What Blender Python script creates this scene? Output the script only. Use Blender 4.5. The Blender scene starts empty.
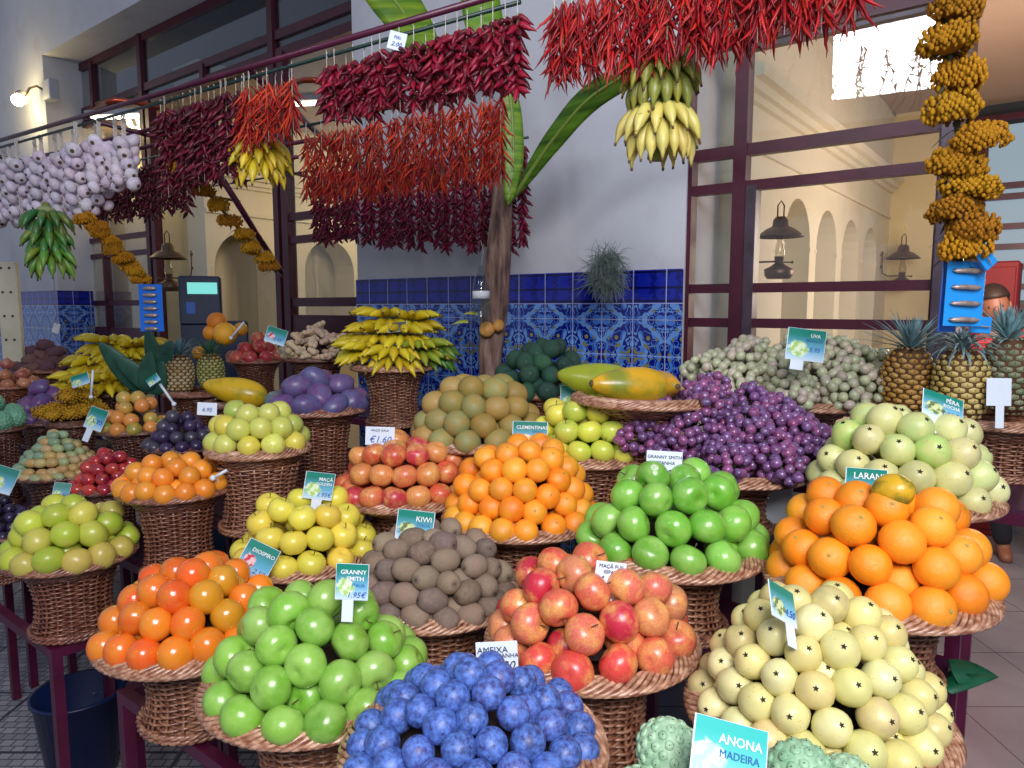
import bpy, math, random
from mathutils import Vector, Matrix, Euler, noise as mnoise
R_ = random.Random(7)
PI = math.pi
SC = bpy.context.scene
COL = SC.collection
F = 710.0; HORIZ = 307.0
CAM = Vector((0, 0, 1.6))
PHI = math.atan((384 - HORIZ) / F)
FWD = Vector((0, math.cos(PHI), -math.sin(PHI))); UPV = Vector((0, math.sin(PHI), math.cos(PHI))); RT = Vector((1, 0, 0))
def ray(px, py): return RT * ((px - 512) / F) + UPV * ((384 - py) / F) + FWD
def at(px, py, Y):
    d = ray(px, py); return CAM + d * (Y / d.y)
def proj(p):
    v = Vector(p) - CAM; d = v.dot(FWD)
    return 512 + F * v.dot(RT) / d, 384 - F * v.dot(UPV) / d, d
# ---------------------------------------------------------------- mesh building
class G:
    def __init__(s): s.v = []; s.f = []; s.m = []; s.sm = []
    def add(s, v, f, mi=0, smooth=True):
        o = len(s.v); s.v += [tuple(x) for x in v]; s.f += [tuple(i + o for i in q) for q in f]
        s.m += [mi] * len(f); s.sm += [smooth] * len(f); return s
    def tube(s, pts, r, n=6, closed=False, mi=0, cap=True, squash=1.0):
        pts = [Vector(p) for p in pts]; k = len(pts); rr = r if isinstance(r, (list, tuple)) else [r] * k
        vs = []; nrm = None
        for i, p in enumerate(pts):
            a = pts[(i - 1) % k] if (closed or i > 0) else p
            b = pts[(i + 1) % k] if (closed or i < k - 1) else p
            t = (b - a)
            t = t.normalized() if t.length > 1e-9 else Vector((0, 0, 1))
            if nrm is None:
                nrm = t.orthogonal().normalized() if abs(t.z) > .9 else t.cross(Vector((0, 0, 1))).normalized()
            nrm = (nrm - t * nrm.dot(t))
            nrm = nrm.normalized() if nrm.length > 1e-6 else t.orthogonal().normalized()
            bn = t.cross(nrm)
            for j in range(n):
                an = 2 * PI * j / n
                vs.append(p + nrm * (math.cos(an) * rr[i]) + bn * (math.sin(an) * rr[i] * squash))
        fs = []
        for i in range(k if closed else k - 1):
            for j in range(n):
                a = i * n + j; b = i * n + (j + 1) % n; c = ((i + 1) % k) * n + (j + 1) % n; d = ((i + 1) % k) * n + j
                fs.append((a, b, c, d))
        if cap and not closed:
            fs.append(tuple(range(n))[::-1]); fs.append(tuple((k - 1) * n + j for j in range(n)))
        return s.add(vs, fs, mi)
    def lathe(s, prof, n=24, mi=0, fn=None, c=(0, 0, 0), smooth=True):
        vs = []; fs = []
        for (r, z) in prof:
            for j in range(n):
                a = 2 * PI * j / n
                p = Vector((r * math.cos(a), r * math.sin(a), z))
                if fn: p = fn(p, a)
                vs.append((p[0] + c[0], p[1] + c[1], p[2] + c[2]))
        for i in range(len(prof) - 1):
            for j in range(n):
                fs.append((i * n + j, i * n + (j + 1) % n, (i + 1) * n + (j + 1) % n, (i + 1) * n + j))
        return s.add(vs, fs, mi, smooth)
    def box(s, a, b, mi=0, M=None, bev=0):
        x0, y0, z0 = a; x1, y1, z1 = b
        if bev:
            e = bev; vs = []; 
            ring = [(x0 + e, y0), (x1 - e, y0), (x1, y0 + e), (x1, y1 - e), (x1 - e, y1), (x0 + e, y1), (x0, y1 - e), (x0, y0 + e)]
            inr = [(x0 + e, y0 + e), (x1 - e, y0 + e), (x1 - e, y0 + e), (x1 - e, y1 - e), (x1 - e, y1 - e), (x0 + e, y1 - e), (x0 + e, y1 - e), (x0 + e, y0 + e)]
            for rg, z in ((inr, z0), (ring, z0 + e), (ring, z1 - e), (inr, z1)): vs += [(x, y, z) for x, y in rg]
            fs = [(k * 8 + j, k * 8 + (j + 1) % 8, (k + 1) * 8 + (j + 1) % 8, (k + 1) * 8 + j) for k in range(3) for j in range(8)]
            fs += [(7, 5, 3, 1), (24 + 1, 24 + 3, 24 + 5, 24 + 7)]
        else:
            vs = [(x0, y0, z0), (x1, y0, z0), (x1, y1, z0), (x0, y1, z0), (x0, y0, z1), (x1, y0, z1), (x1, y1, z1), (x0, y1, z1)]
            fs = [(3, 2, 1, 0), (4, 5, 6, 7), (0, 1, 5, 4), (1, 2, 6, 5), (2, 3, 7, 6), (3, 0, 4, 7)]
        if M: vs = [M @ Vector(v) for v in vs]
        return s.add(vs, fs, mi, False)
    def ball(s, c, r, n=10, m=7, mi=0, sc=(1, 1, 1), fn=None):
        vs = []; fs = []
        for i in range(m + 1):
            t = PI * i / m
            for j in range(n):
                a = 2 * PI * j / n
                p = Vector((math.sin(t) * math.cos(a) * sc[0], math.sin(t) * math.sin(a) * sc[1], math.cos(t) * sc[2])) * r
                if fn: p = fn(p)
                vs.append(p + Vector(c))
        for i in range(m):
            for j in range(n): fs.append((i * n + j, (i + 1) * n + j, (i + 1) * n + (j + 1) % n, i * n + (j + 1) % n))
        return s.add(vs, fs, mi)
    def mesh(s, name, mats):
        me = bpy.data.meshes.new(name); me.from_pydata(s.v, [], s.f)
        mats = mats if isinstance(mats, (list, tuple)) else [mats]
        for m in mats: me.materials.append(m)
        me.polygons.foreach_set('use_smooth', s.sm); me.polygons.foreach_set('material_index', s.m)
        me.update(); return me
def place(name, me, loc=(0, 0, 0), rot=(0, 0, 0), sc=1.0, parent=None, color=None):
    o = bpy.data.objects.new(name, me); COL.objects.link(o)
    o.location = loc
    if isinstance(rot, Matrix): o.rotation_euler = rot.to_euler()
    elif isinstance(rot, Euler): o.rotation_euler = rot
    else: o.rotation_euler = Euler(rot)
    o.scale = (sc, sc, sc) if isinstance(sc, (int, float)) else sc
    if parent: o.parent = parent
    if color: o.color = (color[0], color[1], color[2], 1)
    return o
def tag(o, label, cat, group=None):
    o['label'] = label; o['category'] = cat
    if group: o['group'] = group
    return o
def struct(o): o['kind'] = 'structure'; return o
def stuff(o): o['kind'] = 'stuff'; return o
def copytree(o, parent=None):
    c = o.copy(); COL.objects.link(c)
    if parent: c.parent = parent
    for ch in KIDS.get(o.name, []): KIDS.setdefault(c.name, []).append(copytree(ch, c))
    return c
KIDS = {}
# ---------------------------------------------------------------- materials
def hexc(h):
    h = h.lstrip('#'); v = [int(h[i:i + 2], 16) / 255 for i in (0, 2, 4)]
    return tuple((x / 12.92 if x <= .04045 else ((x + .055) / 1.055) ** 2.4) for x in v)
class NT:
    def __init__(s, name):
        s.m = bpy.data.materials.new(name); s.m.use_nodes = True; s.t = s.m.node_tree; s.t.nodes.clear()
        s.out = s.n('ShaderNodeOutputMaterial'); s.b = s.n('ShaderNodeBsdfPrincipled'); s.l(s.b.outputs[0], s.out.inputs[0])
    def n(s, ty, **k):
        x = s.t.nodes.new(ty)
        for a, v in k.items(): setattr(x, a, v)
        return x
    def l(s, a, b): s.t.links.new(a, b)
    def val(s, inp, v):
        if hasattr(v, 'links') or isinstance(v, bpy.types.NodeSocket): s.l(v, inp)
        elif isinstance(v, (tuple, list)) and len(v) == 3 and inp.type == 'RGBA': inp.default_value = (*v, 1)
        else: inp.default_value = v
    def coord(s, kind='Object'): return s.n('ShaderNodeTexCoord').outputs[kind]
    def math(s, op, a, b=None, c=None, clamp=False):
        x = s.n('ShaderNodeMath', operation=op, use_clamp=clamp); s.val(x.inputs[0], a)
        if b is not None: s.val(x.inputs[1], b)
        if c is not None: s.val(x.inputs[2], c)
        return x.outputs[0]
    def mix(s, f, a, b):
        x = s.n('ShaderNodeMix', data_type='RGBA'); s.val(x.inputs[0], f); s.val(x.inputs[6], a); s.val(x.inputs[7], b); return x.outputs[2]
    def noise(s, vec, scale, detail=2, rough=.5, w=None):
        x = s.n('ShaderNodeTexNoise', noise_dimensions='4D' if w is not None else '3D')
        s.l(vec, x.inputs['Vector']); x.inputs['Scale'].default_value = scale; x.inputs['Detail'].default_value = detail; x.inputs['Roughness'].default_value = rough
        if w is not None: s.val(x.inputs['W'], w)
        return x.outputs[0]
    def ramp(s, f, stops, interp='LINEAR'):
        x = s.n('ShaderNodeValToRGB'); s.val(x.inputs[0], f); e = x.color_ramp.elements; x.color_ramp.interpolation = interp
        while len(e) < len(stops): e.new(.5)
        for q, (p, c) in zip(e, stops): q.position = p; q.color = (*c, 1) if len(c) == 3 else c
        return x.outputs[0]
    def rng(s, v, a, b, c=0, d=1):
        x = s.n('ShaderNodeMapRange'); s.val(x.inputs[0], v)
        for i, q in enumerate((a, b, c, d)): x.inputs[i + 1].default_value = q
        return x.outputs[0]
    def scale(s, vec, v):
        x = s.n('ShaderNodeMapping'); s.l(vec, x.inputs[0]); x.inputs['Scale'].default_value = v; return x.outputs[0]
    def bump(s, h, st=.3, d=.01):
        x = s.n('ShaderNodeBump'); x.inputs['Strength'].default_value = st; x.inputs['Distance'].default_value = d
        s.l(h, x.inputs['Height']); s.l(x.outputs[0], s.b.inputs['Normal'])
    def set(s, **k):
        for a, v in k.items():
            a = {'color': 'Base Color', 'rough': 'Roughness', 'metal': 'Metallic', 'spec': 'Specular IOR Level', 'coat': 'Coat Weight', 'coatr': 'Coat Roughness', 'sheen': 'Sheen Weight', 'trans': 'Transmission Weight', 'alpha': 'Alpha'}.get(a, a)
            s.val(s.b.inputs[a], v)
        return s
def plain(name, col, rough=.5, metal=0, nz=.12, scale=6, spec=.5, bump=0):
    m = NT(name); c = hexc(col) if isinstance(col, str) else col
    f = m.noise(m.coord(), scale, 3)
    m.set(color=m.mix(m.rng(f, .3, .7), tuple(x * (1 - nz) for x in c), tuple(min(1, x * (1 + nz)) for x in c)), rough=rough, metal=metal, spec=spec)
    if bump: m.bump(f, bump, .005)
    return m.m
def fruit(name, c2='', amt=.5, scale=2.2, lo=.45, hi=.65, rough=.32, coat=.25, speck=None, sps=14, spth=.68, streak=None, bump=0, bscale=40, tip=None, bloom=None, spec=.5):
    """base = object colour, blended with c2 by noise; speck = little spots; streak = streaks along the axis; tip = colour round the poles"""
    m = NT(name); oi = m.n('ShaderNodeObjectInfo'); co = m.coord(); w = m.math('MULTIPLY', oi.outputs['Random'], 37.)
    col = oi.outputs['Color']
    if c2: col = m.mix(m.math('MULTIPLY', m.rng(m.noise(co, scale, 3, .55, w), lo, hi), amt), col, hexc(c2))
    if streak:
        s = m.noise(m.scale(co, (7, 7, .8)), 2.2, 3, .6, w)
        col = m.mix(m.math('MULTIPLY', m.rng(s, .42, .62), streak[1]), col, hexc(streak[0]))
    if tip:
        z = m.n('ShaderNodeSeparateXYZ'); m.l(co, z.inputs[0])
        col = m.mix(m.math('MULTIPLY', m.rng(m.math('ABSOLUTE', z.outputs[2]), tip[1], tip[2]), tip[3]), col, hexc(tip[0]))
    if speck:
        s = m.noise(co, sps, 1, .4, w); col = m.mix(m.rng(s, spth, spth + .05), col, hexc(speck))
    if bloom:
        s = m.noise(co, bloom[2] if len(bloom) > 2 else 1.6, 5, .65, w); col = m.mix(m.math('MULTIPLY', m.rng(s, .38, .62), bloom[1]), col, hexc(bloom[0]))
    m.set(color=col, rough=rough, coat=coat, coatr=.18, spec=spec)
    if bump: m.bump(m.noise(co, bscale, 2), bump, .02)
    return m.m
def emis(name, col, st):
    m = NT(name); m.set(color=(0, 0, 0)); m.b.inputs['Emission Color'].default_value = (*hexc(col), 1); m.b.inputs['Emission Strength'].default_value = st; return m.m
def jit(c, a=.08, g=.05):
    """a small change of brightness and hue of one colour"""
    k = 1 + R_.uniform(-a, a) * 1.6
    return tuple(max(0, min(1, x * k * (1 + R_.uniform(-g, g)))) for x in c)
# ---------------------------------------------------------------- the market hall
UV = Vector((.7915, -.6112, 0)).normalized(); NV = Vector((-UV.y * -1 * -1, 0, 0))
NV = Vector((UV.y, -UV.x, 0))               # out of the facade towards the stall
W0 = Vector((.39, 3.15, 0)); WROT = math.atan2(UV.y, UV.x)
def wl(u, s, z): return W0 + UV * u - NV * s + Vector((0, 0, z))
def onwall(px, py, s=0):                     # pixel -> (u, z) on the plane s behind the facade
    d = ray(px, py); o = W0 - NV * s
    t = (o - CAM).dot(NV) / d.dot(NV); p = CAM + d * t
    return (p - W0).dot(UV), p.z
def wobj(name, g, mats, st=True):
    o = place(name, g.mesh(name, mats), W0, (0, 0, WROT))
    return struct(o) if st else o
def plaster(name, c1, c2, c3, sc=.9):
    m = NT(name); co = m.coord(); f = m.noise(co, sc, 6, .62); g2 = m.noise(co, 3.2, 5, .6)
    col = m.mix(m.rng(f, .35, .65), hexc(c1), hexc(c2)); col = m.mix(m.math('MULTIPLY', m.rng(g2, .55, .75), .35), col, hexc(c3))
    m.set(color=col, rough=.75, spec=.25); m.bump(m.noise(co, 30, 4), .15, .004); return m.m
M_wall = plaster('white_plaster', '#d6d8de', '#c2c4cc', '#b09a92')
M_cream = plaster('cream_plaster', '#e2d0a2', '#dbc797', '#c9b286')
M_cream2 = plaster('pale_cream_plaster', '#e6dfc9', '#ddd4ba', '#c9bfa0')
M_dark = plain('void_shade_tone', '#3c4450', .9)  # darkness of the unlit void, put into the colour
M_ceil = plaster('ceiling_plaster', '#b59e8c', '#a8917f', '#8d786a')
M_red = plain('oxblood_gloss_paint', '#4d1230', .32, nz=.2, scale=12)
M_redframe = plain('maroon_window_paint', '#4a1428', .38, nz=.2, scale=9)
M_post = plain('dark_bronze_post_paint', '#473a46', .35, nz=.3, scale=15)
def tile_mat():
    m = NT('blue_azulejo'); co = m.coord(); sp = m.n('ShaderNodeSeparateXYZ'); m.l(co, sp.inputs[0])
    T = .152; zt = 1.545
    u = m.math('DIVIDE', m.math('ADD', sp.outputs[0], sp.outputs[1]), T); v = m.math('DIVIDE', m.math('SUBTRACT', sp.outputs[2], zt), T)
    pu = m.math('PINGPONG', u, 1.0); pv = m.math('PINGPONG', m.math('ADD', v, 40), 1.0)
    cb = m.n('ShaderNodeCombineXYZ'); m.l(pu, cb.inputs[0]); m.l(pv, cb.inputs[1])
    n1 = m.noise(cb.outputs[0], 3.8, 1.2, .4); n2 = m.noise(cb.outputs[0], 2.6, 0); n3 = m.noise(cb.outputs[0], 6, 0)
    base = m.mix(m.rng(n2, .42, .5), hexc('#4a84e2'), hexc('#6fa4ee'))
    wv = m.math('ABSOLUTE', m.math('SUBTRACT', n1, .5)); scroll = m.math('LESS_THAN', wv, .035)
    col = m.mix(m.math('MAXIMUM', scroll, m.math('GREATER_THAN', n1, .575)), base, hexc('#0a1786'))
    col = m.mix(m.math('GREATER_THAN', n3, .68), col, hexc('#8d8d3e'))
    # centre medallion of four tiles
    du = m.math('SUBTRACT', pu, .5); dv = m.math('SUBTRACT', pv, .5)
    rr = m.math('SQRT', m.math('ADD', m.math('MULTIPLY', du, du), m.math('MULTIPLY', dv, dv)))
    col = m.mix(m.math('LESS_THAN', rr, .13), col, hexc('#0a1786')); col = m.mix(m.math('LESS_THAN', rr, .06), col, hexc('#9a9648'))
    # dado border rows
    z = sp.outputs[2]
    bn = m.noise(cb.outputs[0], 8, 0); bor = m.mix(m.math('GREATER_THAN', bn, .52), hexc('#2c50c4'), hexc('#0c1a84'))
    col = m.mix(m.math('GREATER_THAN', z, zt + .07), col, bor)
    dk = m.mix(m.math('GREATER_THAN', n1, .55), hexc('#1325a8'), hexc('#0c1680'))
    col = m.mix(m.math('GREATER_THAN', z, zt + .07), col, dk)
    for zz in (zt + .135, zt + .08, zt + .2):
        col = m.mix(m.math('LESS_THAN', m.math('ABSOLUTE', m.math('SUBTRACT', z, zz)), .005), col, hexc('#070c50'))
    gu = m.math('LESS_THAN', m.math('FRACT', u), .026)
    below = m.math('LESS_THAN', z, zt + .072)
    gv = m.math('MULTIPLY', m.math('LESS_THAN', m.math('FRACT', m.math('ADD', v, 40)), .018), m.math('LESS_THAN', z, zt + .02))
    gb = m.math('LESS_THAN', m.math('ABSOLUTE', m.math('SUBTRACT', z, zt + .07)), .0018)
    gr = m.math('MAXIMUM', m.math('MAXIMUM', gu, gv), gb)
    col = m.mix(gr, col, hexc('#b9c0e4'))
    m.set(color=col, rough=.16, coat=.3); m.bump(m.math('SUBTRACT', 1., gr), .3, .003); return m.m
M_tile = tile_mat()
TOPZ = 5.2
uL, _ = onwall(52, 200); uP0, _ = onwall(357, 250); uP1, _ = onwall(685, 250)
_, zLint = onwall(143, 0)
zLint = onwall(60, 45)[1]
RD = .30   # recess depth of the left windows
# facade left of the recess, pier, lintel
g = G(); g.box((uL - 3.5, 0, 0), (uL, .5, TOPZ)); wobj('wall_left', g, M_wall)
g = G(); g.box((uL, 0, zLint), (uP0, RD, TOPZ)); wobj('wall_over_windows', g, M_wall)['label'] = 'white lintel wall over the recessed windows'
g = G(); g.box((uP0, 0, 0), (uP1, .34, TOPZ)); wobj('wall_pier', g, M_wall)
g = G(); g.box((uP0 - .004, -.014, 0), (uP1 - .002, .0, 1.755), bev=.004); wobj('trim_1', g, M_tile)
g = G(); g.box((uL - 3.5, -.014, 0), (uL + .014, .0, 1.755)); g.box((uL, 0, 0), (uL + .014, RD, 1.755)); wobj('trim_2', g, M_tile)
g = G(); g.box((uP0, 0, TOPZ - .02), (uP1 + 2.2, .3, TOPZ + .3)); wobj('wall_top', g, M_wall)
# window frames : left group in the recess plane s=RD
def bar_px(g, p0, p1, w, s, dep=.05, mi=0):
    """bar between two pixels on plane s (w = width in metres)"""
    u0, z0 = onwall(*p0, s); u1, z1 = onwall(*p1, s)
    return u0, z0, u1, z1
z = lambda px, py, s=RD: onwall(px, py, s)[1]
U = lambda px, py=250, s=RD: onwall(px, py, s)[0]
def frame_window(name, verts, hors, s, mat=M_redframe, dep=.06):
    """verts: (u, z0, z1, w); hors: (u0, u1, z, w)"""
    g = G()
    for (u, z0, z1, w) in verts: g.box((u - w / 2, s - .01, z0), (u + w / 2, s + dep, z1))
    for (u0, u1, zz, w) in hors: g.box((u0, s + .002, zz - w / 2), (u1, s + dep - .012, zz + w / 2))
    return wobj(name, g, mat)
uA = U(91, 300); uB = U(155, 300); uC = U(284, 300); uD = uP0
zt0 = z(146, 100); ztm = z(150, 84) ; 
zT1 = z(80, 112); zTop = zLint - .03; zBar = z(200, 82)
hh = [(uA, uB, z(120, 237), .045), (uA, uB, z(120, 254), .045), (uA, uB, z(120, 303), .05), (uC, uD + .3, z(320, 213), .05), (uC, uD + .3, z(320, 237), .05), (uC, uD + .3, z(320, 302), .06), (uC, uD + .3, z(320, 324), .12), (uA, uB, z(120, 333), .1),
      (uA - .05, uD + .3, zTop, .07), (uA - .05, uD + .3, zT1, .06), (uA - .05, uD + .3, z(146, 101), .06)]
vv = [(uA, 0, zLint, .075), (uB - .05, 0, zLint, .06), (uB + .05, 0, z(146, 101), .06), (uC - .05, 0, zLint, .06), (uC + .05, 0, z(146, 101), .07), (U(104, 260), z(104, 330), z(104, 200), .03),
      (U(92, 90), zT1, zTop, .05), (U(202, 75), z(146, 101), zT1, .05)]
fw = frame_window('window_1', vv, hh, RD)
M_glass = None
def glass_mat(name, tint, thick=.0, rough=.0):
    m = NT(name); m.set(color=tint, rough=rough); m.b.inputs['Transmission Weight'].default_value = 1; m.b.inputs['IOR'].default_value = 1.45
    tr = m.n('ShaderNodeBsdfTransparent'); tr.inputs[0].default_value = (*tint, 1)
    gl = m.n('ShaderNodeBsdfGlossy'); gl.inputs['Roughness'].default_value = .01
    fr = m.n('ShaderNodeFresnel'); gg = m.n('ShaderNodeNewGeometry'); m.l(m.rng(gg.outputs['Backfacing'], 0, 1, 1.5, 1 / 1.5), fr.inputs[0])
    mx = m.n('ShaderNodeMixShader'); m.l(m.math('MULTIPLY', fr.outputs[0], 1.7, clamp=True), mx.inputs[0]); m.l(tr.outputs[0], mx.inputs[1]); m.l(gl.outputs[0], mx.inputs[2]); m.l(mx.outputs[0], m.out.inputs[0])
    return m.m
M_glass = glass_mat('clear_window_glass', (.93, .95, .94)); M_glassdark = glass_mat('grey_transom_glass', (.75, .8, .85))
g = G(); g.box((uA, RD + .02, z(120, 333)), (uB - .05, RD + .026, z(146, 101))); g.box((uC + .05, RD + .02, z(320, 324)), (uD + .3, RD + .026, z(146, 101)))
wobj('window_pane', g, M_glass)
g = G(); g.box((uA, RD + .02, z(146, 101)), (uD + .3, RD + .026, zTop)); wobj('window_transom_pane', g, M_glassdark)
# right window
s2 = .02
uR0 = U(687, 250, s2); uR1 = U(745, 250, s2); uR2 = U(943, 250, s2); uR3 = U(971, 12, s2)
uRe = uR2
Z2 = lambda px, py: onwall(px, py, s2)[1]
zq = [Z2(742, 38), Z2(742, 150), Z2(742, 186), Z2(742, 288), Z2(742, 323)]
vv = [(uR0, 0, zq[1] + .0, .034), (uR1 - .03, 0, zq[0] + 1.2, .05), (uRe, 0, zq[0] + 1.2, .06), (uR0, zq[1], zq[0] + .03, .012)]
hh = [(uR0, uRe, zq[0], .05), (uR0, uRe, zq[1], .045), (uR0, uRe, zq[2], .038), (uR0, uRe, zq[3], .036), (uR0, uRe, zq[4], .036), (uR0, uRe, .95, .08)]
frame_window('window_2', vv, hh, s2, dep=.05)
g = G(); g.box((uR1 - .005, s2 + .0, 0), (uR1 + .035, s2 + .06, zq[2])); g.box((uR1 - .005, s2 + .0, zq[0] - .05), (uRe, s2 + .04, zq[0] - .035)); g.box((uRe - .02, s2 - .04, 0), (uRe + .05, s2 + .1, TOPZ)); wobj('window_inner_frame', g, M_post)
g = G(); g.box((uR0, s2 + .018, .95), (uRe, s2 + .024, zq[0] + 1.2)); wobj('window_right_pane', g, M_glass)
g = G(); g.box((uP1, s2, 0), (uRe, s2 + .1, .93)); wobj('wall_under_window', g, M_cream2)
# interior room behind
ZC = 3.12
g = G(); g.box((uP1 + .02, .36, ZC), (uRe + 5.5, 9.5, ZC + .1)); wobj('ceiling', g, M_ceil)
g = G(); g.box((-9, RD + .1, 3.3), (uP1 + .02, 9.5, 3.4)); wobj('ceiling_left_room', g, M_ceil)
g = G(); g.box((-9, 1.4, 3.4), (uP1, 1.5, TOPZ)); wobj('wall_dark_backing', g, M_dark)  # dark sheet added behind the transoms to shut daylight out of the void
def arch_wall(name, u, s0, s1, zt, arches, mat, nd=.32):
    """wall along s at u with arched niches (centre s, half width, spring z, top z)"""
    g = G(); x = s0
    th = .42
    for (c, hw, zs) in arches:
        g.box((u - th, x, 0), (u, c - hw, zt)); x = c + hw
        n = 12; top = [(c - hw * math.cos(PI * k / n), zs + hw * 1.05 * math.sin(PI * k / n)) for k in range(n + 1)]
        for k in range(n):
            (a, za), (b, zb) = top[k], top[k + 1]
            vs = [(u, a, za), (u, b, zb), (u, b, zt), (u, a, zt), (u - nd, a, za), (u - nd, b, zb)]
            g.add(vs, [(0, 1, 2, 3), (0, 4, 5, 1)], 0, False)
            g.add([(u - nd, a, 0), (u - nd, b, 0), (u - nd, b, zb), (u - nd, a, za)], [(0, 1, 2, 3)], 0, False)
        g.box((u - th, c - hw, 0), (u - nd, c + hw, zs + hw * 1.1))
        for sd in (-1, 1): g.box((u - .01, c + sd * (hw + .012) - .015, zs - .02), (u + .004, c + sd * (hw + .012) + .015, zs))
        g.box((u - nd, c - hw, .0), (u + .01, c + hw, .78))
    g.box((u - th, x, 0), (u, s1, zt)); g.box((u - th, s0, zt - .02), (u, s1, zt + .4))
    return wobj(name, g, mat)
arch_wall('wall_right_room_arches', uP1 + .07, .36, 3.75, ZC, [(1.28 + .6 * k, .235, 1.93) for k in range(4)], M_cream2)
arch_wall('wall_left_room_arches', -4.35, .62, 5.2, 3.3, [(1.0 + .95 * k, .31, 1.95) for k in range(4)], M_cream2)
def cornice(name, pts):
    g = G()
    for (u0, s0, s1, z0, z1, d) in pts:
        g.box((u0, s0, z0), (u0 + d, s1, z1))
    wobj(name, g, M_cream2)
cornice('trim_3', [(uP1 + .07, .36, 3.7, 2.30, 2.32, .02), (uP1 + .07, .36, 3.7, 2.50, 2.53, .03), (uP1 + .07, .36, 3.7, 2.53, 2.57, .06), (uP1 + .07, .36, 3.7, 2.57, 2.62, .1)])
cornice('trim_4', [(-4.35, .62, 5.2, 2.42, 2.46, .03), (-4.35, .62, 5.2, 2.66, 2.69, .04), (-4.35, .62, 5.2, 2.69, 2.73, .08), (-4.35, .62, 5.2, 2.73, 2.78, .13)])
g = G(); g.box((-9, .62, 0), (-4.65, .8, 3.3)); wobj('wall_left_room', g, M_cream)
g = G(); g.box((-4.36, 5.2, 0), (uP1 + .02, 5.4, 3.3)); wobj('wall_left_room_back', g, M_cream)
uF1 = uP1 + 2.75
g = G(); g.box((uP1 + .02, 3.75, 0), (uP1 + .53, 3.95, ZC)); wobj('wall_right_room_back', g, M_cream)
# far lattice window of the passage
M_sky = emis('daylit_frosted_pane', '#a9bfcd', .5); M_slate = plain('slate_grey_glass', '#39434a', .35)
g = G(); g.box((uP1 + .53, 3.9, 0), (uRe + 5.5, 4.0, ZC)); wobj('wall_far_glazing', g, M_slate)
g = G(); uu = onwall(1003, 200, 3.86)[0]; 
g.box((uu - .12, 3.85, 1.65), (uu + .5, 3.88, 2.95)); wobj('window_far_pane', g, M_sky)
g = G(); ua = uu - .9
for k, du in enumerate((0, .45, .76, 1.42, 2.0)): g.box((ua + du - .03, 3.8, 0), (ua + du + .03, 3.86, 3.0))
for zz in (3.0, 2.5, 2.42, 2.2, 2.05, 1.9, 1.75, 1.6, 1.2): g.box((ua - .6, 3.8, zz - .022), (ua + 2.5, 3.85, zz + .022))
wobj('window_3', g, M_redframe)
# floor
def cobble():
    m = NT('stone_mosaic_paving'); co = m.coord(); b = m.n('ShaderNodeTexBrick'); m.l(m.scale(co, (1, 1, 1)), b.inputs['Vector'])
    b.inputs['Color1'].default_value = (*hexc('#8a8a90'), 1); b.inputs['Color2'].default_value = (*hexc('#a5a4a8'), 1); b.inputs['Mortar'].default_value = (*hexc('#55555f'), 1)
    b.inputs['Scale'].default_value = 11; b.inputs['Mortar Size'].default_value = .035; b.offset = .5; b.inputs['Brick Width'].default_value = .5; b.inputs['Row Height'].default_value = .42
    sp = m.n('ShaderNodeSeparateXYZ'); m.l(co, sp.inputs[0])
    gx = m.math('LESS_THAN', m.math('FRACT', m.math('DIVIDE', sp.outputs[0], .4)), .035); gy = m.math('LESS_THAN', m.math('FRACT', m.math('DIVIDE', sp.outputs[1], .4)), .035)
    col = m.mix(m.math('MAXIMUM', gx, gy), b.outputs[0], hexc('#33333c'))
    col = m.mix(m.math('MULTIPLY', m.noise(co, 3, 4), .3), col, hexc('#55506a'))
    m.set(color=col, rough=.55); m.bump(b.outputs[1], -.4, .004); return m.m
def slabs():
    m = NT('grey_floor_tiles'); co = m.coord(); sp = m.n('ShaderNodeSeparateXYZ'); m.l(co, sp.inputs[0])
    gx = m.math('LESS_THAN', m.math('FRACT', m.math('DIVIDE', sp.outputs[0], .45)), .01); gy = m.math('LESS_THAN', m.math('FRACT', m.math('DIVIDE', sp.outputs[1], .45)), .01)
    col = m.mix(m.rng(m.noise(co, 2, 4), .35, .65), hexc('#75727e'), hexc('#8d8a94')); col = m.mix(m.math('MAXIMUM', gx, gy), col, hexc('#3e3c46'))
    m.set(color=col, rough=.25); return m.m
g = G(); g.box((-9, -5, -.1), (.55, 12, 0)); o = struct(place('floor', g.mesh('floor', cobble()), rot=(0, 0, 0)))
g = G(); g.box((.55, -5, -.1), (9, 12, 0)); o = struct(place('floor_right', g.mesh('floor_right', slabs())))
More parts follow.
